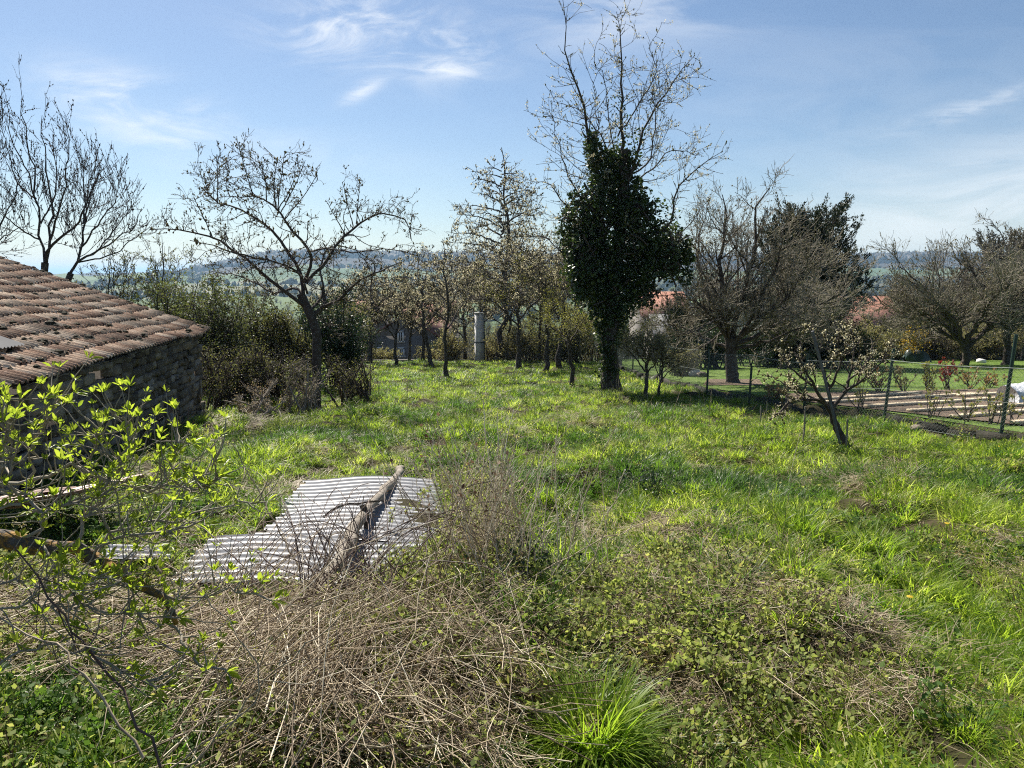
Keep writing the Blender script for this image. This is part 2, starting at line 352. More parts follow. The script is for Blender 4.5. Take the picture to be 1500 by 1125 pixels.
def tile_material():
    m, t, o, g = newmat('clay_tile'); p = t.nodes.new('ShaderNodeBsdfPrincipled')
    f = mixv(t, .5, noise(t, 9, 6, .65, g.outputs['Position']), g.outputs['Random Per Island'])
    c = ramp(t, f, [(.2, (.18, .09, .055)), (.38, (.37, .22, .14)), (.55, (.54, .37, .25)), (.8, (.70, .57, .43))])
    dirt = ramp(t, noise(t, 1.6, 8, .7, g.outputs['Position']), [(.46, (0, 0, 0)), (.62, (1, 1, 1))])
    c = mixc(t, math_node(t, 'MULTIPLY', dirt, .7), c, (.07, .055, .042))
    li = ramp(t, noise(t, 24, 4, .6, g.outputs['Position']), [(.60, (0, 0, 0)), (.72, (1, 1, 1))])
    c = mixc(t, math_node(t, 'MULTIPLY', li, .6), c, (.34, .32, .28))
    t.links.new(c, p.inputs['Base Color']); p.inputs['Roughness'].default_value = .8; p.inputs['Specular IOR Level'].default_value = .2
    b = t.nodes.new('ShaderNodeBump'); b.inputs['Strength'].default_value = .6; b.inputs['Distance'].default_value = .01
    t.links.new(noise(t, 60, 5, .6, g.outputs['Position']), b.inputs['Height']); t.links.new(b.outputs[0], p.inputs['Normal'])
    t.links.new(p.outputs[0], o.inputs[0]); return m
M['tile'] = tile_material()
def sheet_material(name, a, b_, rust=.35, metal=.35):
    m, t, o, g = newmat(name); p = t.nodes.new('ShaderNodeBsdfPrincipled')
    c = ramp(t, noise(t, 5, 7, .65, g.outputs['Position']), [(.3, a), (.7, b_)])
    r = ramp(t, noise(t, 2.2, 8, .7, g.outputs['Position']), [(.56, (0, 0, 0)), (.68, (1, 1, 1))])
    c = mixc(t, math_node(t, 'MULTIPLY', r, rust), c, (.16, .10, .07))
    t.links.new(c, p.inputs['Base Color']); p.inputs['Metallic'].default_value = metal; p.inputs['Roughness'].default_value = .5
    bm = t.nodes.new('ShaderNodeBump'); bm.inputs['Strength'].default_value = .25; bm.inputs['Distance'].default_value = .006
    t.links.new(noise(t, 22, 6, .6, g.outputs['Position']), bm.inputs['Height']); t.links.new(bm.outputs[0], p.inputs['Normal'])
    t.links.new(p.outputs[0], o.inputs[0]); return m
M['sheet'] = sheet_material('galvanised_sheet', (.165, .17, .18), (.30, .305, .32), .55, .15)
M['rustsheet'] = sheet_material('rusted_sheet', (.22, .13, .10), (.34, .22, .17), .6, .1)
def lichen_material():
    m, t, o, g = newmat('lichened_bark'); p = t.nodes.new('ShaderNodeBsdfPrincipled')
    c = ramp(t, noise(t, 40, 6, .6, g.outputs['Position']), [(.3, (.035, .028, .022)), (.7, (.14, .12, .10))])
    r = ramp(t, noise(t, 13, 6, .75, g.outputs['Position']), [(.47, (0, 0, 0)), (.56, (1, 1, 1))])
    c = mixc(t, math_node(t, 'MULTIPLY', r, .85), c, (.36, .19, .02))
    t.links.new(c, p.inputs['Base Color']); p.inputs['Roughness'].default_value = .85
    bm = t.nodes.new('ShaderNodeBump'); bm.inputs['Strength'].default_value = 1; bm.inputs['Distance'].default_value = .008
    t.links.new(noise(t, 70, 6, .6, g.outputs['Position']), bm.inputs['Height']); t.links.new(bm.outputs[0], p.inputs['Normal'])
    t.links.new(p.outputs[0], o.inputs[0]); return m
M['lichen'] = lichen_material()
def ground_material():
    m, t, o, g = newmat('field_ground'); p = t.nodes.new('ShaderNodeBsdfPrincipled'); pos = g.outputs['Position']
    s = t.nodes.new('ShaderNodeSeparateXYZ'); t.links.new(pos, s.inputs[0])
    near = ramp(t, noise(t, 3, 8, .7, pos), [(.3, (.022, .02, .012)), (.5, (.045, .04, .018)), (.62, (.07, .055, .032)), (.75, (.11, .085, .055))])
    vor = t.nodes.new('ShaderNodeTexVoronoi'); vor.inputs['Scale'].default_value = .0042
    vm = t.nodes.new('ShaderNodeMapping'); vm.inputs['Scale'].default_value = (.8, 1.6, .5); vm.inputs['Rotation'].default_value = (0, 0, .4); t.links.new(pos, vm.inputs[0]); t.links.new(vm.outputs[0], vor.inputs['Vector'])
    vs = t.nodes.new('ShaderNodeSeparateColor'); t.links.new(vor.outputs['Color'], vs.inputs[0])
    fields = ramp(t, vs.outputs[0], [(.1, (.09, .13, .055)), (.4, (.13, .17, .075)), (.6, (.17, .20, .10)), (.75, (.21, .19, .13)), (.9, (.085, .12, .05))])
    fields = mixc(t, math_node(t, 'MULTIPLY', noise(t, .02, 5, .6, pos), .4), fields, (.12, .17, .07))
    ny = math_node(t, 'ADD', s.outputs[1], math_node(t, 'MULTIPLY', noise(t, .004, 4, .6, pos), 500))
    wood = ramp(t, noise(t, .05, 6, .7, pos), [(.3, (.045, .04, .035)), (.7, (.10, .085, .075))])
    mr = t.nodes.new('ShaderNodeMapRange'); mr.inputs['From Min'].default_value = 2330; mr.inputs['From Max'].default_value = 2350; t.links.new(ny, mr.inputs['Value'])
    c = mixc(t, mr.outputs[0], fields, wood)
    mr2 = t.nodes.new('ShaderNodeMapRange'); mr2.inputs['From Min'].default_value = 50; mr2.inputs['From Max'].default_value = 150; t.links.new(s.outputs[1], mr2.inputs['Value'])
    c = mixc(t, mr2.outputs[0], near, c)
    t.links.new(c, p.inputs['Base Color']); p.inputs['Roughness'].default_value = .95; p.inputs['Specular IOR Level'].default_value = .1
    t.links.new(p.outputs[0], o.inputs[0]); return m
M['ground'] = ground_material()
M['lawnsoil'] = solid('lawn_turf', [(.08, .14, .022), (.13, .20, .034), (.18, .23, .055)], 2.5, bump=.8, bscale=60, bdist=.03)

# ------------------------------------------------------------------ ground sheet (polar grid that opens forward, closed all round)
def build_ground():
    az = np.unique(np.concatenate([np.linspace(-180, -50, 40), np.linspace(-50, 50, 420), np.linspace(50, 180, 40)]))
    rr = np.unique(np.concatenate([np.linspace(.2, 14, 150), np.linspace(14, 60, 130), np.geomspace(60, 1800, 60), np.linspace(1800, 3700, 90), np.geomspace(3700, 14000, 16)]))
    A, Rr = np.meshgrid(np.radians(az), rr)
    x = Rr*np.sin(A); y = Rr*np.cos(A); z = gz(x, y)
    a = Acc(); n = len(az); k = len(rr)
    i, j = np.meshgrid(np.arange(k-1), np.arange(n-1), indexing='ij')
    q = np.stack([i*n+j, i*n+j+1, (i+1)*n+j+1, (i+1)*n+j], -1).reshape(-1, 4)[:, ::-1]
    a.add(np.stack([x, y, z], -1), q)
    c = len(x.ravel()); a.v.append(np.array([[0, 0, float(gz(0, 0))]])); a.n += 1
    jj = np.arange(n-1); a.t.append(np.stack([jj, jj+1, np.full(n-1, c)], -1)); a.ti.append(np.zeros(n-1, int))
    tag(a.build('ground', M['ground'], smooth=True), kind='structure')
build_ground()
def patch(name, poly, lift, mat, nx=60, ny=60, kind='structure'):
    """sheet draped over the ground inside a four-cornered outline (x, y)"""
    p = np.array(poly, float); u, v = np.meshgrid(np.linspace(0, 1, nx), np.linspace(0, 1, ny))
    xy = ((1-u)*(1-v))[..., None]*p[0]+(u*(1-v))[..., None]*p[1]+(u*v)[..., None]*p[2]+((1-u)*v)[..., None]*p[3]
    z = gz(xy[..., 0], xy[..., 1])+lift
    a = Acc(); i, j = np.meshgrid(np.arange(ny-1), np.arange(nx-1), indexing='ij')
    q = np.stack([i*nx+j, i*nx+j+1, (i+1)*nx+j+1, (i+1)*nx+j], -1).reshape(-1, 4)
    a.add(np.dstack([xy, z[..., None]]).reshape(-1, 3), q)
    return tag(a.build(name, mat, smooth=True), kind=kind)
# mown lawn behind the fence
def lawn():
    ys = np.linspace(4, 44, 160); a = Acc(); nx = 70
    u = np.linspace(0, 1, nx)
    X = fence_x(ys)[:, None]+.14+u[None]*(38-fence_x(ys)[:, None]); Y = np.repeat(ys[:, None], nx, 1)
    i, j = np.meshgrid(np.arange(159), np.arange(nx-1), indexing='ij')
    q = np.stack([i*nx+j, i*nx+j+1, (i+1)*nx+j+1, (i+1)*nx+j], -1).reshape(-1, 4)
    a.add(np.stack([X, Y, gz(X, Y)+.006], -1), q); tag(a.build('lawn', M['lawnsoil'], smooth=True), kind='structure')
lawn()
def Gxy(px, py): return ground_at(px, py)[:2]
BED = [Gxy(1150, 592), Gxy(1530, 629), Gxy(1530, 569), Gxy(1150, 578)]
patch('vegetable_bed', BED, .03, M['soil'], 90, 70)
patch('gravel_path', [Gxy(1470, 652), Gxy(1560, 668), Gxy(1560, 646), Gxy(1480, 645)], .012, M['path'], 30, 20)
def in_quad(x, y, q):
    q = np.array(q); ins = np.ones(np.shape(x), bool); s = None
    for k in range(4):
        a, b = q[k], q[(k+1) % 4]; c = (b[0]-a[0])*(y-a[1])-(b[1]-a[1])*(x-a[0]); ins &= (c > 0) if True else ins
    return ins

# ------------------------------------------------------------------ stone outbuilding with a tiled roof
def barn():
    rng = np.random.RandomState(3)
    c0 = P(304, 484, 14.8); zE = c0[2]                       # far eave corner
    r = ray(40, 562); r = r/r[1]; d1 = (zE-EYE[2])/r[2]; c1 = np.array([r[0]*d1, d1, zE])
    e = norm((c1-c0)*np.array([1, 1, 0]))                      # along the eave, towards the camera
    up = np.array([e[1], -e[0], 0.])                           # horizontal, up the slope
    if up[0] > 0: up = -up
    L = 13.0; RUN = 4.5; PT = math.tan(R(20.5))
    base = np.array([c0[0], c0[1], float(gz(c0[0], c0[1]))])
    root = thing('stone_outbuilding', base, 'low stone outbuilding with a sagging mossy clay tile roof', 'building')
    wx = c0-up*(-.16)+e*.12                                  # wall stands .16 m back from the eave edge
    ax = np.stack([e, up, [0, 0, 1.]])
    zb = base[2]-.9; H = zE-.05-zb
    # long wall: mortar backing with individual rubble stones
    a = Acc(); box(a, wx+e*(L/2)+up*.30+np.array([0, 0, -.06-H/2+.0]), (L/2, .22, H/2), ax)
    box(a, wx+e*.02+up*(RUN+.2)+np.array([0, 0, -.06-H/2]), (.2, RUN-.2, H/2), ax)          # far gable
    # gable triangle
    g0 = wx+e*.02; tri = [g0+up*.1, g0+up*RUN+np.array([0, 0, PT*RUN-.12]), g0+up*(2*RUN-.1)]
    tv = [t_+e*s for t_ in tri for s in (-.18, .22)]; tv = [t_-np.array([0, 0, .06]) for t_ in tv]
    a.add(tv, q=[[0, 1, 3, 2], [2, 3, 5, 4], [4, 5, 1, 0]], t=[[0, 2, 4], [1, 5, 3]])
    wall = a.build('wall', M['mortar'], root, base)
    st = Acc(); z = zb
    while z < zE-.06:
        h = rng.uniform(.07, .17); x = rng.uniform(-.3, 0)
        while x < L:
            l = rng.uniform(.13, .42)
            if rng.rand() > .04:
                hh = min(h, zE-.05-z)
                c = wx+e*(x+l/2)+np.array([0, 0, z+hh/2-wx[2]])+up*(.08+rng.uniform(-.03, .02))+rng.normal(0, .006, 3)
                nb = 6
                s = np.array([[sx_*l*.48, sy_*.09, sz_*hh*.46] for sz_ in (-1, 1) for sx_, sy_ in ((-1, -1), (0, -1.15), (1, -1), (1, 1), (-1, 1))])
                s[:, 0] += rng.normal(0, .014, 10); s[:, 2] += rng.normal(0, .010, 10); s[:, 1] += rng.normal(0, .012, 10)
                a_ = s@ax+c
                st.add(a_, q=[[0, 1, 6, 5], [1, 2, 7, 6], [2, 3, 8, 7], [3, 4, 9, 8], [4, 0, 5, 9]], t=[[5, 6, 7], [5, 7, 9], [7, 8, 9], [0, 2, 1], [0, 4, 2], [4, 3, 2]])
            x += l
        z += h
    st.build('wall_face', M['stone'], root, base)
    # interlocking clay tiles, each one a ribbed pan
    tw, ex, tl = .235, .285, .335
    nU = int(RUN/ex)+1; nE = int((L+.3)/tw)
    prof = np.array([[0, .0], [.02, .004], [.032, .026], [.062, .030], [.078, .004], [.11, .0], [.14, .002], [.152, .024], [.184, .028], [.2, .004], [.22, .0], [.233, .0]])
    prof2 = np.vstack([prof, prof[::-1]-np.array([0, .016])])
    def sag(E, U_): return -.05*np.exp(-((E-3.5)/2.2)**2)*np.sin(np.clip(U_/RUN, 0, 1)*3.1)-.035*np.sin(E*.8+.6)*np.clip(U_/2, 0, 1)-.010*np.sin(E*2.3+U_*1.4)-.05*np.exp(-(E-1.0)**2)*np.clip(1-U_/3, 0, 1)
    rf = Acc(); k = len(prof); rowslip = rng.normal(0, .01, nU)
    for side in (0, 1):
        for iu in range(nU):
            for ie in range(nE):
                if rng.rand() < .003: continue
                e0 = ie*tw-.14; u0 = iu*ex-.03+rowslip[iu]+rng.normal(0, .008); rot = rng.normal(0, .015); lift = rng.normal(0, .004)
                u1 = min(u0+tl, RUN+.02)
                pe = np.r_[prof[:, 0], prof[:, 0]]+e0; pu = np.r_[np.full(k, u0), np.full(k, u1)]
                pe = pe+rot*(pu-u0); hz = np.r_[prof[:, 1]+.030, prof[:, 1]-.004]+lift
                zz = pu*PT+hz+.03+sag(pe, pu)
                uu = pu if side == 0 else 2*RUN-pu
                top = c0+pe[:, None]*e+uu[:, None]*up+zz[:, None]*np.array([0, 0, 1.])
                bot = top[:k]-np.array([0, 0, .017])
                v = np.vstack([top, bot]); j = np.arange(k-1)
                q = np.vstack([np.stack([j, j+1, k+j+1, k+j], -1), np.stack([j, 2*k+j, 2*k+j+1, j+1], -1)])
                if side: q = q[:, ::-1]
                rf.add(v, q)
    roof = rf.build('roof', M['tile'], root, base)
    # roof deck under the tiles
    dk = Acc()
    for side in (0, 1):
        s0 = c0+e*.0+up*.14+np.array([0, 0, .14*PT-.075]); s1 = s0+e*(L+.02)
        if side: s0 = s0+up*(2*RUN-.28); s1 = s1+up*(2*RUN-.28)
        d_ = (up*(RUN-.15)*(1 if side == 0 else -1)+np.array([0, 0, PT*(RUN-.15)]))
        v = [s0, s1, s1+d_, s0+d_]; v += [p_+np.array([0, 0, .03]) for p_ in v]
        dk.add(v, BOXQ)
    dk.build('roof_deck', M['bark'], root, base)
    rd = Acc(); ne = int(L/.36)
    for i in range(ne):
        ee = np.linspace(i*.36-.12, i*.36+.30, 4); pts = c0+ee[:, None]*e+up*RUN+np.array([0, 0, 1.])*(PT*RUN+.05+sag(ee, RUN))[:, None]
        tubes(rd, pts, np.linspace(.115, .10, 4), 10, cap=True)
    rd.build('ridge_tiles', M['tile'], roof, base)
    # verge mortar and moss cushions
    ms = Acc()
    for i in range(440):
        u_ = rng.uniform(0, RUN)
        if i < 150: u_ = rng.choice(np.arange(1, nU))*ex+rng.normal(0, .03)
        E_ = rng.uniform(0, 8.5) if i > 120 else rng.normal(4.8, 1.2)
        if i > 400: E_ = rng.uniform(-.12, .12)
        s_ = rng.uniform(.018, .06)*(1.6 if rng.rand() < .15 else 1)
        if E_ < -.1: E_ = -.1
        c = c0+E_*e+u_*up+np.array([0, 0, u_*PT+.065+float(sag(E_, u_))])
        th = np.linspace(0, 2*math.pi, 9)[:-1]; v = [c+np.array([0, 0, s_*.7])]
        for rr_, hh_ in ((.6, .5), (1, .0)):
            for t_ in th: v.append(c+s_*rr_*rng.uniform(.8, 1.2)*(math.cos(t_)*1.4*e+math.sin(t_)*up)+np.array([0, 0, s_*hh_-.01]))
        q = [[1+j, 1+(j+1) % 8, 9+(j+1) % 8, 9+j] for j in range(8)]; tt = [[0, 1+j, 1+(j+1) % 8] for j in range(8)]
        ms.add(v, q, tt)
    tag(ms.build('moss', M['moss'], root, base), kind='stuff')
    # patch of corrugated sheet let into the lower roof
    cs = Acc(); rr9 = ray(4, 518); nrm = np.cross(e, up+np.array([0, 0, PT])); tt9 = np.dot(c0-EYE, nrm)/np.dot(rr9, nrm); hp = EYE+rr9*tt9-c0; Ec, Uc = float(hp@e), float(hp@up); E0, E1, U0, U1 = Ec-.28, Ec+1.2, Uc-.12, Uc+.75
    n = 60; ee = np.linspace(E0, E1, n); hz = .012*np.sin((ee-E0)/.076*2*math.pi)
    v = []
    for uu in (U0, U1):
        for k_ in range(n): v.append(c0+ee[k_]*e+uu*up+np.array([0, 0, uu*PT+.125+hz[k_]+float(sag(ee[k_], uu))]))
    cs.add(v, [[i, i+1, n+i+1, n+i] for i in range(n-1)])
    cs.build('roof_patch_sheet', M['slate'], root, base, smooth=True)
    return c0, e, up, PT
BARN = barn()

# ------------------------------------------------------------------ corrugated sheets, log, scraps
def corrugated(name, c, wdt, dep, yaw, lift, tiltx, label, mat, pitch=.105, amp=.0130, seed=0, group=None, th=.004, roll=0.0, cut=0):
    rng = np.random.RandomState(seed); a = Acc(); nx = 40; ny = int(dep/pitch*12)
    X, Y = np.meshgrid(np.linspace(-wdt/2, wdt/2, nx), np.linspace(-dep/2, dep/2, ny))
    edge = np.interp(Y[:, 0], np.linspace(-dep/2, dep/2, 12), rng.normal(0, .02, 12)); X = X+edge[:, None]*(np.abs(X)/(wdt/2))
    if cut: X = X*(1-cut*np.clip(Y/dep+.3, 0, 1))
    Z = amp*np.sin(Y/pitch*2*math.pi)+.02*np.sin(X*2.1+seed)+.015*np.sin(X*4.3+Y*2+seed)+lift+Y*math.tan(R(tiltx))+X*math.tan(R(roll))
    fr = frame_z(yaw); cx, cy = c[0], c[1]; g = float(gz(cx, cy)); o = np.array([cx, cy, g])
    sl_ = (float(gz(cx, cy+.5))-float(gz(cx, cy-.5)))
    v = np.stack([X, Y, Z], -1).reshape(-1, 3)@fr; v[:, 2] += v[:, 1]*sl_
    i, j = np.meshgrid(np.arange(ny-1), np.arange(nx-1), indexing='ij')
    q = np.stack([i*nx+j, i*nx+j+1, (i+1)*nx+j+1, (i+1)*nx+j], -1).reshape(-1, 4)
    a.add(v+o, q); a.add(v+o-np.array([0, 0, th]), q[:, ::-1])
    return tag(a.build(name, mat, origin=o, smooth=True), label, 'metal sheet', group)
GS = 'corrugated sheets lying in the grass'
corrugated('corrugated_sheet', Gxy(542, 736), 1.60, 1.05, -2, .07, 1, 'farthest grey corrugated sheet, under the top end of the wooden pole', M['sheet'], seed=1, group=GS)
corrugated('corrugated_sheet', Gxy(538, 783)+np.array([.02, 0]), 1.68, .90, -3, .095, 1.5, 'middle grey corrugated sheet crossed by the wooden pole', M['sheet'], seed=2, group=GS)
corrugated('corrugated_sheet', Gxy(470, 846)+np.array([.02, 0]), 1.95, .85, -2, .125, 1.5, 'nearest grey corrugated sheet, its near edge under dry stalks', M['sheet'], seed=3, group=GS)
corrugated('corrugated_sheet', Gxy(205, 832), .42, .26, 28, .13, 10, 'small pale crumpled corrugated scrap below the lichened branch', M['sheet'], pitch=.076, amp=.009, seed=4, roll=-6, cut=.3)
corrugated('corrugated_sheet', Gxy(148, 868), .20, .15, 35, .16, 24, 'tiny bent pale metal scrap beside the dry stalks', M['sheet'], pitch=.11, amp=.02, seed=5, roll=5)
corrugated('corrugated_sheet', Gxy(85, 775), 1.0, 1.0, 55, .30, -10, 'reddish rusty corrugated sheet behind the elder bush', M['rustsheet'], pitch=.11, amp=.018, seed=6, roll=4)
corrugated('corrugated_sheet', Gxy(12, 800), .8, .7, 70, .35, -14, 'leaning brown corrugated sheet at the left edge', M['rustsheet'], pitch=.11, amp=.018, seed=8, roll=4)
def log():
    rng = np.random.RandomState(8)
    a0 = ground_at(589, 703); a0[2] += .13; a1 = ground_at(487, 884); a1[2] += .22
    pts = resample([a0, a0*.72+a1*.28+np.array([.02, 0, .015]), a0*.45+a1*.55+np.array([-.045, 0, .035]), a1, a1+(a1-a0)*.12], 26, .007, rng)
    rad = np.linspace(.039, .050, 26)*(1+rng.normal(0, .045, 26))
    a = Acc(); tubes(a, pts, rad, 14, cap=True)
    root = thing('wooden_pole', a0*.5+a1*.5-np.array([0, 0, .07]), 'weathered round wooden pole lying across the grey corrugated sheets', 'pole')
    ob = a.build('shaft', M['wood'], root, root.location, smooth=True)
    s = Acc(); i = 14; c = pts[i]
    tubes(s, resample([c+(-.3, -.12, .02), c+(-.08, -.02, .085), c+(.05, .0, .09), c+(.16, .1, .09)], 8, .006, rng), np.linspace(.012, .007, 8), 5)
    tubes(s, resample([c+(.0, 0, .08), c+(.04, -.03, .0), c+(.03, -.05, -.1)], 6, .003, rng), np.linspace(.03, .02, 6), 6)
    s.build('branch_stub', M['bark'], root, root.location, smooth=True)
log()

# ------------------------------------------------------------------ chicken wire fence and kerb wall
def fence():
    b0 = np.array([7.42, 11.2, float(gz(7.3, 11.2))])
    root = thing('wire_fence', b0, 'green chicken wire fence between the rough field and the mown garden', 'fence')
    pos = [(1463, 650, 1.66), (1293, 620, 1.36), (1177, 606, 1.3), (1097, 592, .86), (1035, 580, 1.2)]
    P3 = [(8.6, 7.6, 1.6)]
    for px, py, h in pos:
        g = ground_at(px, py); P3.append((g[0], g[1], h))
    P3 += [(4.85, 24.0, 1.25), (4.7, 28.5, 1.25), (4.8, 33.5, 1.2)]
    tops = []
    for k, (x, y, h) in enumerate(P3):
        a = Acc(); z = float(gz(x-.1, y)); lean = .10 if k in (1, 2) else .02
        p0 = np.array([x, y, z-.2]); p1 = np.array([x+lean, y, z+h])
        tubes(a, np.stack([p0, p0*.5+p1*.5, p1]), np.array([.027]*3), 8, cap=True)
        a.build('post', M['gpost'], root, b0, smooth=True); tops.append((p0+np.array([0, 0, .2]), p1))
    wires = Acc(); mesh = Acc()
    for (a0, a1), (c0, c1) in zip(tops[:-1], tops[1:]):
        L = np.linalg.norm(c0-a0); hgt = min(a1[2]-a0[2], c1[2]-c0[2], 1.2)-.04 if min(a1[2]-a0[2], c1[2]-c0[2]) > 1 else 1.1
        zu = np.array([0, 0, 1.])
        for f, r_ in ((1.0, .005), (.55, .003), (.04, .003)):
            t = np.linspace(0, 1, 9)[:, None]; sg = -.03*np.sin(t*math.pi)
            pts = a0*(1-t)+c0*t+zu*(hgt*f+sg); tubes(wires, pts, np.full(9, r_), 4)
        far = a0[1] > 19
        s = .075 if not far else .13; n = int(L/s); hn = int(hgt/(s*.9)); rw = .0016 if not far else .0024
        for sg in (1, -1):
            i = np.arange(-hn, n+hn); st_ = i*s; en = st_+sg*hn*s
            K = 2
            # clip to the bay
            x0 = st_.astype(float); x1 = en.astype(float); z0 = np.zeros(len(i)); z1 = np.full(len(i), hgt)
            def clipx(xa, za, xb, zb):
                f = np.clip((np.clip(xa, 0, L)-xa)/(xb-xa), 0, 1); return xa+(xb-xa)*f, za+(zb-za)*f
            ax_, az_ = clipx(x0, z0, x1, z1); bx_, bz_ = clipx(x1, z1, x0, z0)
            ok = np.abs(ax_-bx_) > .02
            A_ = a0+(c0-a0)*(ax_/L)[:, None]+zu*az_[:, None]; B_ = a0+(c0-a0)*(bx_/L)[:, None]+zu*bz_[:, None]
            A_, B_ = A_[ok], B_[ok]
            Pt = np.stack([A_, (A_+B_)/2, B_], 1); tubes(mesh, Pt, np.full(Pt.shape[:2], rw), 3)
    wires.build('tension_wires', M['wire'], root, b0); mesh.build('wire_mesh', M['wire'], root, b0)
fence()
def kerb():
    rng = np.random.RandomState(2); a = Acc(); y = 9.4
    while y < 36:
        l = rng.uniform(.5, .9); y1 = y+l; x0, x1 = float(fence_x(y)), float(fence_x(y1))
        c = np.array([(x0+x1)/2-.10, (y+y1)/2, 0]); c[2] = float(gz(c[0]-.3, c[1]))+.10
        d = norm(np.array([x1-x0, y1-y, float(gz(x1-.3, y1)-gz(x0-.3, y))])); s = norm(np.cross(d, [0, 0, 1.])); u = np.cross(s, d)
        box(a, c-np.array([0, 0, .03]), (.045, l*.5, .085), np.stack([s, d, u]), jit=.003, rng=rng); y = y1+.02
    tag(a.build('kerb_wall', M['kerb'], origin=(5.5, 18, float(gz(5.4, 18)))), 'low dark kerb wall along the foot of the wire fence', 'wall')
kerb()

# ------------------------------------------------------------------ garden things
def boards():
    B = [((1178, 590), (1347, 578)), ((1200, 596), (1430, 580)), ((1405, 583), (1492, 577)), ((1270, 599), (1478, 586)), ((1332, 606), (1512, 596)), ((1396, 615), (1530, 604)), ((1485, 624), (1545, 619))]
    nm = ['farthest pale board in the brown vegetable bed', 'second pale board back in the vegetable bed, behind the leaning tree', 'short pale board near the white fleece', 'long pale board in the middle of the vegetable bed',
          'pale board of the vegetable bed crossing behind the last fence post but one', 'pale board near the front of the vegetable bed', 'nearest pale board in the vegetable bed at the right edge']
    for k, (p, q) in enumerate(B):
        a0 = ground_at(*p); a1 = ground_at(*q); c = (a0+a1)/2; a = Acc(); c[2] = float(gz(c[0], c[1]))+.03
        n = 3; 
        d = a1-a0; d[2] = float(gz(a1[0], a1[1])-gz(a0[0], a0[1])); L = np.linalg.norm(d); d = d/L; s = norm(np.cross(d, [0, 0, 1.])); u = np.cross(s, d)
        for i in range(n):
            cc = a0+d*L*(i+.5)/n; cc[2] = float(gz(cc[0], cc[1]))+.06
            box(a, cc+s*(.03*(i % 2)), (L/n*.495, .075, .02), np.stack([d, s, u]))
        tag(a.build('bed_board', M['board'], origin=c), nm[k], 'board', 'boards laid in the vegetable bed')
boards()
def fleece():
    rng = np.random.RandomState(1); g = ground_at(1512, 590); a = Acc(); n, m = 18, 12
    th = np.linspace(0, math.pi, m); xs = np.linspace(-.55, .75, n)
    v = []
    for x in xs:
        k = 1-.25*abs(x)
        for t in th: v.append(g+np.array([x, .45*math.cos(t)*k+rng.normal(0, .012), .42*math.sin(t)**.8*k+rng.normal(0, .012)+.02]))
    a.add(v, [[i*m+j, i*m+j+1, (i+1)*m+j+1, (i+1)*m+j] for i in range(n-1) for j in range(m-1)], )
    e0 = [[0, j, j+1] for j in range(1, m-1)]; a.t.append(np.array(e0)); a.ti.append(np.zeros(len(e0), int))
    tag(a.build('plant_cover', M['cloth'], origin=g, smooth=True), 'white fleece tunnel covering a row at the end of the vegetable bed', 'plant cover')
fleece()
def leafy_plant(name, px, py, h, wd, nst, nlf, mat, lsize, label, cat, seed, group=None, stem=None, d=None, lift=0, mats2=None):
    rng = np.random.RandomState(seed); g = ground_at(px, py)+np.array([0, 0, lift])
    root = thing(name, g, label, cat, group)
    base = g+np.c_[rng.normal(0, .04, nst), rng.normal(0, .04, nst), np.full(nst, -.03)]
    tip = g+np.c_[rng.normal(0, wd*.5, nst), rng.normal(0, wd*.5, nst), rng.uniform(.6, 1, nst)*h]
    mid = (base+tip)/2+rng.normal(0, wd*.08, (nst, 3)); t = np.linspace(0, 1, 6)[None, :, None]
    PP = base[:, None]*(1-t)**2+2*mid[:, None]*t*(1-t)+tip[:, None]*t**2
    a = Acc(); tubes(a, PP, np.linspace(.010, .004, 6)[None].repeat(nst, 0)*(h/.6), 4)
    Q, r = sprout(rng, PP, np.full((nst, 6), .005), nst*4, (h*.15, h*.35), (25, 60), up=.5, K=5, rmin=.0025); tubes(a, Q, r, 3)
    a.build('stems', stem or M['twig'], root, g)
    l = Acc(); C, D = along(rng, Q, nlf, .3, 1, .015*h); leaves(l, rng, C, lsize, .55, dirs=D)
    l.build('leaves', mat, root, g)
row = [(1130, 588, .55, .5, 'pinkleaf', 'young shrub with pink and yellow leaves at the left end of the bed'), (1288, 575, .75, .5, 'pinkleaf', 'bushy shrub with dull red leaves behind the bed, behind the second fence post'),
       (1322, 574, .65, .5, 'bud', 'small brownish shrub behind the bed, right of the second fence post'), (1359, 574, .8, .25, 'budyellow', 'thin upright yellow green sapling behind the vegetable bed'),
       (1388, 572, .85, .35, 'red', 'dark red leaved rose bush behind the vegetable bed'), (1422, 570, .65, .5, 'pinkleaf', 'rounded pink leaved shrub right of the dark red bush'), (1450, 568, .55, .5, 'pinkleaf', 'low pinkish shrub nearest the tall fence post behind the bed')]
for k, (px, py, h, wd, mt, lb) in enumerate(row):
    leafy_plant('garden_shrub', px, py, h, wd, 9, 260, M[mt], (.05, .10), lb, 'shrub', 40+k, 'shrubs in the row behind the vegetable bed')
row2 = [(1365, 612, 'yellow green young rose in the middle of the bed'), (1416, 618, 'small leafy rose at the front edge of the bed'), (1262, 600, 'small shrub at the near left corner of the vegetable bed'), (1452, 622, 'yellow green rose beside the tall green post'), (1480, 618, 'low leafy plant right of the tall green post')]
for k, (px, py, lb) in enumerate(row2):
    leafy_plant('rose_bush', px, py, .62, .42, 7, 170, M['budyellow'], (.03, .07), lb, 'rose bush', 60+k, 'young roses along the near edge of the bed')

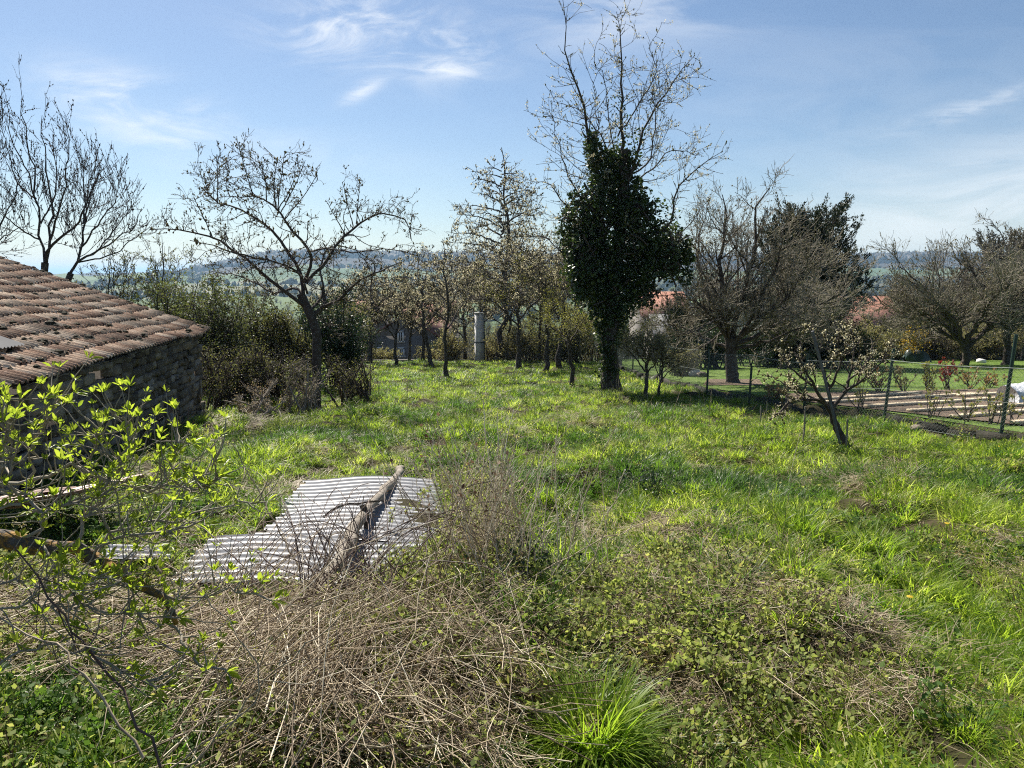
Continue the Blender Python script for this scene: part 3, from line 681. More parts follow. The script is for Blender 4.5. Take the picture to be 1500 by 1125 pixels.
def rocks():
    """low dry stone bank at the back of the garden"""
    rng = np.random.RandomState(9); a = Acc(); b = ground_at(1420, 528)
    p0 = ground_at(1325, 527); p1 = ground_at(1600, 527)
    for i in range(420):
        t = rng.rand(); c = p0*(1-t)+p1*t; h = rng.uniform(0, 1); c = c+np.array([0, .8*h, 0]); c[2] = float(gz(c[0], c[1]))+h*.95
        box(a, c, (rng.uniform(.08, .26), rng.uniform(.08, .15), rng.uniform(.04, .1)), frame_z(rng.uniform(-25, 25)), jit=.025, rng=rng)
    tag(a.build('dry_stone_wall', M['fieldstone'], origin=b), 'rough dry stone wall at the back of the mown garden', 'wall')
rocks()
def tarp():
    rng = np.random.RandomState(4); g = ground_at(1343, 530); a = Acc(); n, m = 14, 10; v = []
    for i in range(n):
        x = -.85+1.7*i/(n-1)
        for j in range(m):
            t = math.pi*j/(m-1); k = math.sqrt(max(0.03, 1-(x/.9)**2)); v.append(g+np.array([x*.8, .5*math.cos(t)*k, .62*math.sin(t)*k*(1-.25*x)*(1+.25*math.sin(x*7))]) + rng.normal(0, .035, 3)*(0 < j < m-1))
    a.add(v, [[i*m+j, i*m+j+1, (i+1)*m+j+1, (i+1)*m+j] for i in range(n-1) for j in range(m-1)])
    tag(a.build('covered_heap', M['tarp'], origin=g, smooth=True), 'heap under a dark green sheet in front of the dry stone wall', 'heap')
tarp()
def stones():
    rng = np.random.RandomState(14)
    for k, (px, py, s, lb) in enumerate([(1018, 551, .26, 'pale rock lying on the lawn left of the garden tree'), (1028, 552, .2, 'darker rock beside the pale rock on the lawn'), (1437, 532, .24, 'flat pale stone at the foot of the garden wall'), (1343, 632, .12, 'white pebble on the kerb below the fence')]):
        g = ground_at(px, py); a = Acc(); n, m = 10, 8; v = []
        for j in range(m):
            for i in range(n):
                ph = math.pi*j/(m-1); th = 2*math.pi*i/n; q = 1+rng.normal(0, .09)*(0 < j < m-1)
                v.append(g+s*q*np.array([math.sin(ph)*math.cos(th), math.sin(ph)*math.sin(th)*.8, .55*math.cos(ph)+.35]))
        a.add(v, [[j*n+i, (j+1)*n+i, (j+1)*n+(i+1) % n, j*n+(i+1) % n] for j in range(m-1) for i in range(n)])
        tag(a.build('stone', M['stone'] if k % 2 else M['white'], origin=g), lb, 'stone')
stones()
patch('tree_soil', [ground_at(1030, 565)[:2], ground_at(1118, 565)[:2], ground_at(1112, 556)[:2], ground_at(1036, 556)[:2]], .02, M['soil'], 40, 20)

# ------------------------------------------------------------------ village beyond the crest
def house(px0, px1, pyeave, pyridge, d, depth, mats, label, ridge='x', name='house', wins=(), gable_px=None, pybase=545, chim=()):
    A = P(px0, pyeave, d); B = P(px1, pyeave, d); zt = A[2]; zr = P(px0, pyridge, d)[2]; zb = P(px0, pybase, d)[2]-1.5
    base = np.array([(A[0]+B[0])/2, d, zb]); root = thing(name, base, label, 'house')
    w_ = Acc(); x0, x1, y0, y1 = A[0], B[0], d, d+depth
    box(w_, ((x0+x1)/2, (y0+y1)/2, (zb+zt)/2), ((x1-x0)/2, depth/2, (zt-zb)/2))
    r_ = Acc(); xm = (x0+x1)/2; ym = (y0+y1)/2; ov = .35
    if ridge == 'y':      # gable faces the camera
        w_.add([(x0, y0, zt), (x1, y0, zt), (xm, y0, zr-.12)], t=[[0, 1, 2]]); w_.add([(x0, y1, zt), (x1, y1, zt), (xm, y1, zr-.12)], t=[[0, 2, 1]])
        for s, xa in ((-1, x0), (1, x1)):
            sl = (zr-zt)/(x1-xm); e_ = xa+s*ov; ze = zt-sl*ov
            v = [(e_, y0-.15, ze), (xm, y0-.15, zr), (xm, y1+.15, zr), (e_, y1+.15, ze)]; v += [(a, b, c+.14) for a, b, c in v]
            r_.add(v, BOXQ)
    else:
        for s, ya in ((-1, y0), (1, y1)):
            sl = (zr-zt)/(depth/2); e_ = ya+s*ov; ze = zt-sl*ov
            v = [(x0-.15, e_, ze), (x1+.15, e_, ze), (x1+.15, ym, zr), (x0-.15, ym, zr)]; v += [(a, b, c+.14) for a, b, c in v]
            r_.add(v, BOXQ)
        for xa in (x0+.001, x1-.001): w_.add([(xa, y0, zt), (xa, y1, zt), (xa, ym, zr-.1)], t=[[0, 1, 2]])
    w_.build('wall', M[mats[0]], root, base); rf = r_.build('roof', M[mats[1]], root, base)
    for (px, py, wpx, hpx) in wins:
        c = P(px, py, d); ww = wpx*d/F/2; hh = hpx*d/F/2; f = Acc()
        for dx, dz, sx_, sz_ in ((-ww, 0, .07, hh), (ww, 0, .07, hh), (0, hh, ww+.07, .07), (0, -hh, ww+.14, .07), (0, 0, .03, hh)):
            box(f, (c[0]+dx, d-.04, c[2]+dz), (sx_, .06, sz_))
        fo = f.build('window', M['paintwhite'], root, base); g = Acc(); box(g, (c[0], d-.01, c[2]), (ww, .03, hh)); g.build('pane', M['glass'], fo, base)
    for (px, pyt, wpx) in chim:
        c = P(px, pyt, d+.3); g = Acc(); box(g, (c[0], ym if ridge == 'x' else d+1.2, c[2]-.8), (wpx*d/F/2, .3, .8)); g.build('chimney', M['render'], rf, base)
house(546, 640, 492, 462, 62, 14, ('render', 'farroof'), 'grey rendered house with its gable and two white framed windows facing the field', 'y', wins=[(587, 493, 7, 15), (588, 516, 7, 12), (536+20, 514, 5, 9)])
house(588, 664, 470, 444, 84, 8, ('render', 'farroof'), 'red roofed house behind the grey gable house', 'x', chim=[(597, 440, 9)])
house(505, 560, 470, 443, 92, 8, ('render', 'farroof'), 'pale red roofed house left of the grey gable house', 'x')
house(940, 1012, 462, 430, 95, 10, ('render', 'farroof2'), 'orange tiled house showing between the ivy clad tree and the garden tree', 'x')
house(960, 1000, 492, 465, 70, 6, ('render', 'slate'), 'small grey roofed house below the orange roof', 'x')
house(1240, 1330, 478, 437, 100, 12, ('render', 'farroof2'), 'large pinkish tiled house between the conifer and the right hand trees', 'x', chim=[(1302, 432, 7)])
house(1330, 1420, 485, 455, 125, 12, ('render', 'farroof'), 'low red roofed house mostly hidden behind the right hand trees', 'x')
def pillar():
    c = P(702, 500, 43.5); zt = P(702, 460, 43.5)[2]; zb = float(gz(c[0], 43.5))-1; root = thing('white_pillar', (c[0], 43.7, zb), 'tall narrow white rendered pillar standing beyond the field crest', 'pillar')
    a = Acc(); box(a, (c[0], 43.7, (zt+zb)/2), (.23, .2, (zt-zb)/2), frame_z(22)); a.build('shaft', M['white'], root, root.location)
    b = Acc(); box(b, (c[0], 43.7, P(702, 502, 43.5)[2]), (.24, .21, .03), frame_z(22)); b.build('band', M['glass'], root, root.location)
    p = Acc(); tubes(p, np.array([[c[0]+.30, 43.37, zb], [c[0]+.30, 43.37, (zb+zt)/2], [c[0]+.30, 43.37, zt]]), np.full(3, .035), 8); p.build('pipe', M['gpost'], root, root.location)
    cp = Acc(); box(cp, (c[0], 43.7, zt+.05), (.25, .22, .03), frame_z(22)); cp.build('cap', M['white'], root, root.location)
pillar()
def low_wall():
    a = Acc(); p0 = P(480, 527, 46); p1 = P(700, 527, 46)
    box(a, ((p0[0]+p1[0])/2, 46, p0[2]-.6), ((p1[0]-p0[0])/2, .15, .62)); tag(a.build('low_wall', M['render'], origin=(p0[0]/2+p1[0]/2, 46, p0[2]-1.2)), 'long low grey wall at the far edge of the field', 'wall')
low_wall()

# ------------------------------------------------------------------ trees
def grow_tree(name, label, cat, base, limbs, levels, seed, bark='bark', twig='twig', leaf=None, group=None, trunk_n=1, leafname='buds', wob=.012, trunk_sides=10, extra=None):
    """limbs: list of (points, r0, r1); first trunk_n form the trunk. levels: dicts for sprout. leaf: list of (kind, n, size, mat, level, jitter)"""
    rng = np.random.RandomState(seed); base = np.array(base, float)
    root = thing(name, base, label, cat, group)
    K = 14; tr = Acc(); br = Acc(); sets = []
    PP = []; RR = []
    for k, (pts, r0, r1) in enumerate(limbs):
        Lg = np.linalg.norm(np.diff(np.asarray(pts, float), axis=0), axis=1).sum()
        p = resample(pts, K, wob*Lg*.5, rng); r = np.linspace(r0, r1, K)
        if k < trunk_n:
            r = r*(1+rng.normal(0, .03, K)); r[0] *= 1.45; r[1] *= 1.12
            tubes(tr, p, r, trunk_sides)
        else: tubes(br, p, r, 6)
        PP.append(p); RR.append(r)
    PP = np.array(PP); RR = np.array(RR); sets.append((PP, RR))
    tr.build('trunk', M[bark], root, base, smooth=True)
    tw = Acc()
    for i, lv in enumerate(levels):
        lv = dict(lv); src = lv.pop('src', -1); sides = lv.pop('sides', 3); into = lv.pop('into', 'tw'); skip = lv.pop('skip', 0)
        S = sets[src]; Q, r = sprout(rng, S[0][skip:], S[1][skip:], **lv)
        tubes(br if into == 'br' else tw, Q, r, sides); sets.append((Q, r))
    b_ = br.build('branches', M[bark], root, base, smooth=True) if br.n else None
    if tw.n: tw.build('twigs', M[twig], b_ or root, base)
    for (nm, kind, n, size, mt, lvl, jit) in (leaf or []):
        l = Acc(); Q = sets[lvl][0]; C, D = along(rng, Q, n, .15, 1, jit)
        if kind == 'bud': buds(l, rng, C, size)
        elif kind == 'cluster':
            nc = n//6; C2 = C[:nc].repeat(6, 0)+rng.normal(0, size[1]*.6, (nc*6, 3)); leaves(l, rng, C2, size, .8)
        else: leaves(l, rng, C, size, .55, dirs=D)
        if l.n: l.build(nm, M[mt], root, base)
    return root
def crown_limbs(rng, base, h, th, spread, n, r, lean=(0, 0), droop=0.0, conical=False, leader=True, upc=.5):
    """trunk plus n main limbs"""
    b = np.array(base, float); top = b+np.array([lean[0], lean[1], h])
    fork = b+(top-b)*th/h+np.array([rng.normal(0, .04), rng.normal(0, .04), 0])*h*.2
    L = []
    b0 = b-np.array([0, 0, .15])
    if leader: L.append(([b0, fork, (fork+top)/2+rng.normal(0, .02*h, 3), top], r, r*.1))
    else: L.append(([b0, (b0+fork)/2+rng.normal(0, .015*h, 3), fork], r, r*.75))
    a0 = rng.uniform(0, 6.28)
    for i in range(n):
        az = a0+i*2.399+rng.normal(0, .2)
        f = (i+.5)/n
        if conical: s = fork+(top-fork)*(f*.9); ln = spread*(1-f*.85)*rng.uniform(.8, 1.1)
        elif leader: s = fork+(top-fork)*f*.6; ln = spread*rng.uniform(.8, 1.1)*(1-.35*f)
        else: s = fork+rng.normal(0, .01*h, 3)-np.array([0, 0, rng.uniform(0, .12)*th]); ln = spread*rng.uniform(.75, 1.1)
        hd = np.array([math.cos(az), math.sin(az), 0])
        rise = (top[2]-s[2])*rng.uniform(.5, 1.0)*upc if not conical else ln*rng.uniform(.1, .4)
        mid = s+hd*ln*.5+np.array([0, 0, rise*.65]); end = s+hd*ln+np.array([0, 0, rise-droop*ln])
        rr = r*(.55 if not leader else .4)*(1-.5*f if leader else 1)
        L.append(([s, mid, end], rr, rr*.2))
    return L
def limb(pxs, d, dys, r0, r1):
    n = len(pxs)
    if isinstance(dys, (int, float)): dys = np.linspace(0, dys, n)
    return ([P(x, y, d+0*k, dy) + 0 for k, ((x, y), dy) in enumerate(zip(pxs, dys))], r0, r1)
def limbd(pxs, d, dd, r0, r1):
    """limb through photo pixels while its depth runs from d to d+dd"""
    n = len(pxs); return ([P(x, y, d+dd*k/(n-1)) for k, (x, y) in enumerate(pxs)], r0, r1)

# old apple tree
def apple():
    g = ground_at(466, 600); d = g[1]
    z = lambda pts: [(200+x/2.557, 180+y/2.557) for x, y in pts]
    L = [limbd([(464, 606), (464, 575), (465, 545), (465, 515), (464, 485), (456, 462), (440, 430)], d, 0, .115, .095),
         limbd(z([(635, 690), (560, 640), (440, 540), (300, 440), (170, 405), (50, 400)]), d, -1.6, .046, .008),
         limbd(z([(625, 660), (622, 590), (575, 500), (500, 400), (380, 320), (290, 290), (240, 240)]), d, .9, .046, .008),
         limbd(z([(625, 600), (650, 540), (650, 480), (600, 420), (530, 330), (470, 280), (350, 275)]), d, -.8, .040, .008),
         limbd(z([(635, 600), (700, 530), (760, 440), (820, 380), (900, 340), (1000, 360), (1030, 440)]), d, 1.2, .042, .008),
         limbd(z([(690, 690), (760, 660), (820, 600), (900, 560), (1000, 520)]), d, -1.3, .038, .008),
         limbd(z([(640, 690), (600, 620), (520, 640), (440, 600), (380, 570), (300, 560)]), d, 1.8, .034, .008),
         limbd(z([(650, 700), (700, 640), (690, 560), (720, 470), (800, 470), (880, 520)]), d, 2.0, .034, .008),
         limbd(z([(655, 720), (700, 690), (697, 615)]), d, .3, .06, .035),
         limbd(z([(640, 640), (600, 560), (500, 520), (400, 500), (300, 470), (200, 440)]), d, -2.2, .028, .007),
         limbd(z([(640, 480), (700, 470), (800, 480), (960, 470), (1060, 500)]), d, -1.8, .024, .006)]
    sh = [[(430, 270), (400, 150), (375, 50)], [(530, 330), (540, 220), (556, 112)], [(560, 320), (600, 220), (632, 140)], [(297, 300), (303, 200), (300, 118)], [(625, 300), (650, 240), (675, 195)],
          [(500, 280), (480, 200), (452, 130)], [(800, 360), (785, 290), (770, 222)], [(822, 370), (832, 280), (840, 205)], [(350, 290), (335, 240), (340, 182)], [(520, 320), (515, 220), (527, 132)], [(560, 300), (590, 210), (595, 170)], [(710, 350), (708, 290)], [(945, 340), (946, 290)], [(1010, 420), (1034, 345)], [(300, 290), (270, 260), (250, 190)], [(290, 420), (240, 330), (215, 280)]]
    MP = np.concatenate([resample(l[0], 40) for l in L[1:]]); mx_, my_ = proj(MP[:, 0], MP[:, 1], MP[:, 2])
    for i, s in enumerate(sh):
        q = z(s); j = int(np.argmin((mx_-q[0][0])**2+(my_-q[0][1])**2)); dd = MP[j, 1]; L.append(([MP[j]]+[P(x, y, dd+.15*math.sin(i)) for x, y in q[1:]], .013, .006))
    grow_tree('apple_tree', 'old spreading bare apple tree with dark trunk beside the stone outbuilding', 'apple tree', g, L,
              [dict(n=190, length=(.4, 1.4), ang=(35, 85), up=.06, wig=.24, K=7, t0=.15, rmul=.45, rmin=.007, sides=4, skip=1, into='br', rmax=.012),
               dict(n=1250, length=(.15, .5), ang=(25, 75), up=.12, wig=.25, K=5, rmin=.0045, rmul=.5),
               dict(n=2300, length=(.07, .22), ang=(30, 80), up=.3, wig=.2, K=4, rmin=.0042),
               dict(src=0, n=420, length=(.10, .30), ang=(40, 90), up=.3, wig=.2, K=4, rmin=.006, t0=.2, skip=1)],
              11, leaf=[('buds', 'bud', 3600, (.007, .015), 'bud', 3, .005), ('young_leaves', 'leaf', 1700, (.012, .03), 'budyellow', 3, .006), ('spur_buds', 'bud', 800, (.012, .024), 'bud', 4, .005)], wob=.006)
apple()
# bare trees behind the outbuilding
def behind_roof():
    z = lambda pts: [(x/3.516, 100+y/3.516) for x, y in pts]
    d = 23; lv = [dict(n=80, length=(.6, 1.9), ang=(25, 60), up=.5, wig=.12, K=7, rmul=.4, rmin=.008, sides=4, skip=1, into='br', rmax=.012), dict(n=330, length=(.3, .95), ang=(18, 50), up=.5, wig=.14, K=5, rmin=.0055, taper_len=.4), dict(n=520, length=(.10, .3), ang=(20, 60), up=.4, K=4, rmin=.005)]
    g = P(66, 395, d); g[2] = float(gz(g[0], d))
    L = [([g-(0, 0, .2), P(64, 420, d), P(66, 385, d)], .13, .10),
         limbd(z([(230, 1000), (205, 900), (200, 760), (180, 650), (155, 480), (120, 330), (100, 50)]), d, .6, 0.043, .0065),
         limbd(z([(240, 1000), (262, 905), (330, 850), (400, 790), (430, 740), (500, 520), (488, 400)]), d, -1, 0.049, .0065),
         limbd(z([(240, 990), (252, 850), (235, 600), (215, 400), (217, 240)]), d, 1.4, 0.041, .0065),
         limbd(z([(262, 880), (310, 700), (345, 500), (350, 400), (333, 240)]), d, -1.2, 0.038, .0065),
         limbd(z([(200, 880), (100, 820), (40, 780), (-60, 700)]), d, -1.5, 0.029, .0065),
         limbd(z([(185, 670), (100, 600), (40, 420), (0, 260)]), d, 1.3, 0.029, .0065),
         limbd(z([(190, 700), (130, 520), (60, 400), (35, 180)]), d, -.6, 0.026, .0065),
         limbd(z([(210, 800), (280, 700), (300, 560), (270, 380)]), d, 1, 0.026, .0065)]
    grow_tree('bare_tree', 'tall bare tree with upright budding shoots rising just behind the tiled roof', 'tree', g, L, lv, 21, twig='twig', leaf=[('buds', 'bud', 1700, (.009, .02), 'bark', 2, .004), ('twig_buds', 'bud', 700, (.009, .018), 'bark', 3, .0)], group='bare trees behind the outbuilding')
    d = 21; g = P(92, 420, d); g[2] = float(gz(g[0], d))
    L = [([g-(0, 0, .2), P(95, 420, d), P(104, 400, d)], .10, .08),
         limbd(z([(355, 1065), (410, 950), (435, 800), (460, 690), (500, 560), (555, 500)]), d, .8, 0.046, .0065),
         limbd(z([(395, 1000), (480, 950), (560, 900), (660, 830), (760, 790)]), d, -.9, 0.035, .0065),
         limbd(z([(420, 920), (520, 780), (590, 700), (612, 540)]), d, -.5, 0.029, .0065),
         limbd(z([(400, 1000), (560, 960), (660, 900), (740, 850), (830, 860)]), d, 1.2, 0.026, .0065),
         limbd(z([(430, 800), (440, 640), (425, 480)]), d, 1.0, 0.023, .0065),
         limbd(z([(500, 940), (620, 800), (700, 720), (735, 730)]), d, .3, 0.020, .0065)]
    grow_tree('bare_tree', 'smaller bare tree leaning right from behind the roof verge', 'tree', g, L, lv, 22, leaf=[('buds', 'bud', 1300, (.009, .019), 'bark', 2, .004)], group='bare trees behind the outbuilding')
    d = 21; g = P(-60, 420, d); g[2] = float(gz(g[0], d))
    L = [([g-(0, 0, .2), P(-50, 420, d), P(-40, 390, d)], .12, .09),
         limbd([(-40, 390), (-10, 350), (5, 320), (20, 285), (28, 250)], d, .5, 0.041, .0065), limbd([(-40, 390), (-30, 300), (-10, 230), (5, 170)], d, -.6, 0.041, .0065), limbd([(-40, 390), (-60, 280), (-70, 160)], d, 1, 0.041, .0065), limbd([(-30, 380), (0, 350), (30, 335), (50, 330)], d, -1, 0.023, .0065)]
    grow_tree('bare_tree', 'bare tree at the left edge whose branches reach in over the roof', 'tree', g, L, lv, 23, leaf=[('buds', 'bud', 1000, (.009, .019), 'bark', 2, .004)], group='bare trees behind the outbuilding')
    # low budding saplings above the hedge, right of the roof
    for k, (px, d, top, lb) in enumerate([(165, 20, 370, 'low budding sapling showing above the roof verge'), (243, 22, 345, 'thin leafy sapling standing between the roof corner and the hedge')]):
        g = P(px, 430, d); g[2] = float(gz(g[0], d)); h = P(px, top, d)[2]-g[2]; rng = np.random.RandomState(70+k)
        grow_tree('sapling', lb, 'sapling', g, crown_limbs(rng, g, h, h*.3, .9, 7, .05, upc=.9), [dict(n=60, length=(.5, 1.1), ang=(25, 60), up=.4, wig=.15, K=6, rmin=.008, skip=1), dict(n=260, length=(.2, .5), ang=(25, 60), up=.4, K=4, rmin=.006)], 71+k,
                  leaf=[('young_leaves', 'leaf', 1500, (.03, .07), 'thicket', 2, .02)])
behind_roof()

# ivy-clad cherry tree
def ivy_tree():
    g = ground_at(896, 575); d = g[1]; rng = np.random.RandomState(31)
    L = [limbd([(897, 582), (890, 520), (893, 440), (905, 350), (912, 290), (916, 220)], d, 0, .24, .13),
         limbd([(912, 290), (913, 215), (910, 138), (910, 72), (903, 17)], d, .2, 0.062, .006),
         limbd([(895, 400), (880, 300), (863, 198), (833, 110), (816, 66), (824, -4)], d, -.9, 0.068, .006),
         limbd([(910, 330), (921, 265), (948, 176), (987, 116), (1017, 82)], d, -.8, 0.056, .006),
         limbd([(915, 400), (950, 350), (979, 325), (998, 265), (1058, 222)], d, -1.2, 0.050, .006),
         limbd([(880, 330), (872, 260), (871, 198), (868, 118)], d, 1.1, 0.037, .006),
         limbd([(890, 360), (860, 330), (833, 305), (800, 270), (770, 262)], d, -.9, 0.031, .006),
         limbd([(900, 300), (940, 260), (985, 220), (1030, 225)], d, 1.6, 0.031, .006),
         limbd([(908, 240), (880, 200), (845, 160), (815, 150)], d, 1.2, 0.025, .006),
         limbd([(915, 260), (950, 240), (960, 150), (955, 95)], d, 1.0, 0.028, .006),
         limbd([(905, 200), (930, 160), (960, 100), (950, 70)], d, -.6, 0.022, .006),
         limbd([(895, 340), (850, 290), (820, 220), (808, 150)], d, 1.8, 0.028, .006),
         limbd([(900, 420), (960, 380), (1010, 330), (1040, 290)], d, .8, 0.031, .006),
         limbd([(890, 420), (840, 390), (800, 350), (760, 345)], d, .7, 0.031, .006),
         limbd([(910, 250), (890, 170), (885, 110), (870, 90)], d, -1.4, 0.022, .006)]
    root = grow_tree('cherry_tree', 'tall cherry tree smothered in dark ivy below its bare budding crown', 'cherry tree', g, L,
              [dict(n=190, length=(.6, 2.0), ang=(35, 80), up=.12, wig=.14, K=7, t0=.25, rmul=.35, rmin=.007, sides=4, skip=1, into='br', rmax=.012),
               dict(n=900, length=(.25, .9), ang=(25, 70), up=.15, wig=.2, K=5, rmin=.005),
               dict(src=0, n=420, length=(.2, .6), ang=(35, 80), up=.2, wig=.2, K=5, rmin=.005, t0=.3, skip=1)],
              32, twig='twig', leaf=[('buds', 'bud', 2600, (.008, .017), 'budyellow', 2, .008), ('blossom_buds', 'cluster', 9500, (.016, .032), 'blossom', 2, .014), ('spur_buds', 'bud', 1300, (.009, .018), 'budyellow', 3, .006)], wob=.012)
    # ivy: lobes of leaves round the trunk and limbs; each lobe (px, py, rx, ry px, depth offset)
    S = [(893, 548, 12, 30, 0), (890, 515, 13, 30, 0), (888, 488, 17, 28, 0), (886, 462, 18, 28, 0), (893, 428, 42, 34, 0), (880, 392, 44, 40, .0), (852, 392, 26, 40, -.3), (930, 398, 44, 38, .2), (975, 382, 32, 30, -.2), (988, 360, 22, 26, .3), (950, 350, 38, 34, 0), (895, 348, 48, 44, .0),
         (850, 340, 26, 34, .3), (862, 304, 26, 30, -.4), (898, 296, 32, 36, .2), (932, 308, 30, 26, -.3), (938, 282, 14, 20, .2), (884, 258, 19, 26, 0), (912, 262, 15, 28, .1), (872, 226, 9, 24, -.3), (916, 240, 9, 20, .2), (940, 428, 24, 22, .2), (912, 456, 15, 20, -.2), (850, 415, 14, 20, 0), (1000, 374, 12, 18, .1), (842, 372, 14, 28, .2), (866, 206, 6, 12, -.3), (872, 446, 12, 20, 0), (905, 480, 14, 16, .1)]
    iv = Acc(); sc = d/F
    for (px, py, rx, ry, dz) in S:
        c = P(px, py, d, dz); n = int(24*rx*ry/20); a_ = rng.normal(0, 1, (n, 3)); a_ = norm(a_); rad = rng.uniform(.45, 1.08, n)**.6
        # uneven surface
        bump = 1+.22*np.sin(a_[:, 0]*6+px)+.2*np.sin(a_[:, 2]*7+py)+.14*np.sin(a_[:, 1]*9+dz)
        C = c+a_*np.array([rx*sc, (rx+ry)/2*sc*.9, ry*sc])*(rad*bump*.95)[:, None]
        leaves(iv, rng, C, (.06, .125), .85, dirs=a_*np.array([1, 1, .3])-np.array([0, 0, .5]), spread=1.2, up=.8)
    for _ in range(60):                       # small uneven lobes that break up the outline
        px, py, rx, ry, dz = S[rng.randint(4, len(S)-4)]; t = rng.uniform(0, 6.28); q = rng.uniform(.9, 1.15); qx = px+rx*q*math.cos(t); qy = py+ry*q*math.sin(t)
        c = P(qx, qy, d, dz+rng.uniform(-.4, .4)); k = rng.uniform(.08, .26); n = int(230*k/.3); a_ = norm(rng.normal(0, 1, (n, 3))); C = c+a_*(k*rng.uniform(.2, 1, n)**.5)[:, None]*np.array([1, 1, rng.uniform(.7, 1.5)])
        leaves(iv, rng, C, (.05, .11), .85, dirs=a_-np.array([0, 0, .5]), spread=1.2, up=.8)
    # stragglers
    C, D = along(rng, np.array([resample(l[0], 14) for l in L[:6]]), 1400, .05, .55, .12); leaves(iv, rng, C, (.05, .10), .85)
    iv.build('ivy', M['ivy'], root, g)
    core = Acc()  # random dark tubes added inside the lobes to darken the ivy within
    for (px, py, rx, ry, dz) in S:
        if rx < 20: continue
        c = P(px, py, d, dz); m = 24; Q = c+np.c_[rng.normal(0, rx*sc*.45, m), rng.normal(0, rx*sc*.4, m), rng.normal(0, ry*sc*.45, m)]
        Q2 = c+np.c_[rng.normal(0, rx*sc*.45, m), rng.normal(0, rx*sc*.4, m), rng.normal(0, ry*sc*.45, m)]
        tubes(core, np.stack([Q, (Q+Q2)/2+.05, Q2], 1), np.full((m, 3), .025), 4)
    core.build('ivy_dark_core', M['twig'], root, g)
ivy_tree()

def auto_tree(px, py, top, spx, label, seed, style, d=None, name='orchard_tree', cat='tree', group=None, lean=0.0, tpx=None, th=.3, n=8, dens=1.0):
    rng = np.random.RandomState(seed)
    if d is None: g = ground_at(px, py); d = g[1]
    else: g = P(px, 500, d); g[2] = float(gz(g[0], d))
    h = P(px, top, d)[2]-g[2]; spread = spx*d/F; s = d/20.0; s = max(.8, min(s, 2.4)); r = (tpx or 12)*d/F/2*(.95 if style == 'twiggy' else .72)
    rm = .0062*max(1, s**.8)
    h = max(h, 1.5); r = min(r, .19)
    if style == 'blossom':
        L = crown_limbs(rng, g, h, h*th, spread, n, r, (lean*h, 0), droop=.1, upc=.6)
        lv = [dict(n=int(60*dens), length=(spread*.3, spread*.7), ang=(25, 65), up=.15, wig=.18, K=7, rmin=rm*1.4, sides=4, skip=1, into='br', rmax=.03), dict(n=int(420*dens), length=(spread*.12, spread*.36), ang=(25, 65), up=.15, wig=.2, K=5, rmin=rm), dict(n=int(600*dens), length=(spread*.05, spread*.14), ang=(30, 80), up=.2, K=4, rmin=rm*.9)]
        lf = [('buds', 'bud', int(1500*dens), (.009*s, .018*s), 'bud', 3, .015), ('blossoms', 'cluster', int(5400*dens), (.016*s, .032*s), 'blossom', 3, .03)]
    elif style == 'pyramid':
        L = crown_limbs(rng, g, h, h*th, spread, n, r, (lean*h, 0), conical=True, droop=.05)
        lv = [dict(n=int(380*dens), length=(spread*.12, spread*.36), ang=(35, 80), up=.0, wig=.18, K=7, rmin=rm*1.5, sides=4, skip=1, into='br', rmax=.03), dict(n=int(1700*dens), length=(spread*.06, spread*.18), ang=(30, 75), up=.1, wig=.2, K=4, rmin=rm)]
        lf = [('buds', 'bud', int(2500*dens), (.012*s, .022*s), 'bud', 2, .02), ('blossoms', 'cluster', int(12000*dens), (.018*s, .034*s), 'blossom', 2, .04)]
    elif style in ('leafy', 'yellow', 'brown'):
        L = crown_limbs(rng, g, h, h*th, spread, n, r, (lean*h, 0), upc=.7)
        lv = [dict(n=int(60*dens), length=(spread*.3, spread*.7), ang=(25, 65), up=.15, wig=.2, K=6, rmin=rm*1.4, sides=4, skip=1, into='br', rmax=.03), dict(n=int(420*dens), length=(spread*.12, spread*.36), ang=(25, 65), up=.15, wig=.2, K=5, rmin=rm)]
        lf = [('leaves', 'leaf', int(5600*dens), (.022*s, .05*s), {'leafy': 'thicket', 'yellow': 'budyellow', 'brown': 'bud'}[style], 2, .06*s)]
    elif style == 'twiggy':
        L = crown_limbs(rng, g, h, h*th, spread, n, r, (lean*h, 0), leader=False, upc=.75)
        lv = [dict(n=int(170*dens), length=(spread*.35, spread*.8), ang=(20, 60), up=.25, wig=.15, K=7, rmin=rm*1.7, sides=4, skip=1, into='br', rmax=.04), dict(n=int(1500*dens), length=(spread*.15, spread*.42), ang=(20, 60), up=.25, wig=.18, K=6, rmin=rm*1.05), dict(n=int(4600*dens), length=(spread*.07, spread*.2), ang=(20, 60), up=.25, wig=.2, K=4, rmin=rm*.85)]
        lf = [('buds', 'bud', int(2200*dens), (.011*s, .02*s), 'bud', 3, .0)]
    return grow_tree(name, label, cat, g, L, lv, seed+500, twig={'twiggy': 'twiggrey'}.get(style, 'twig'), leaf=lf, group=group, wob=.016)

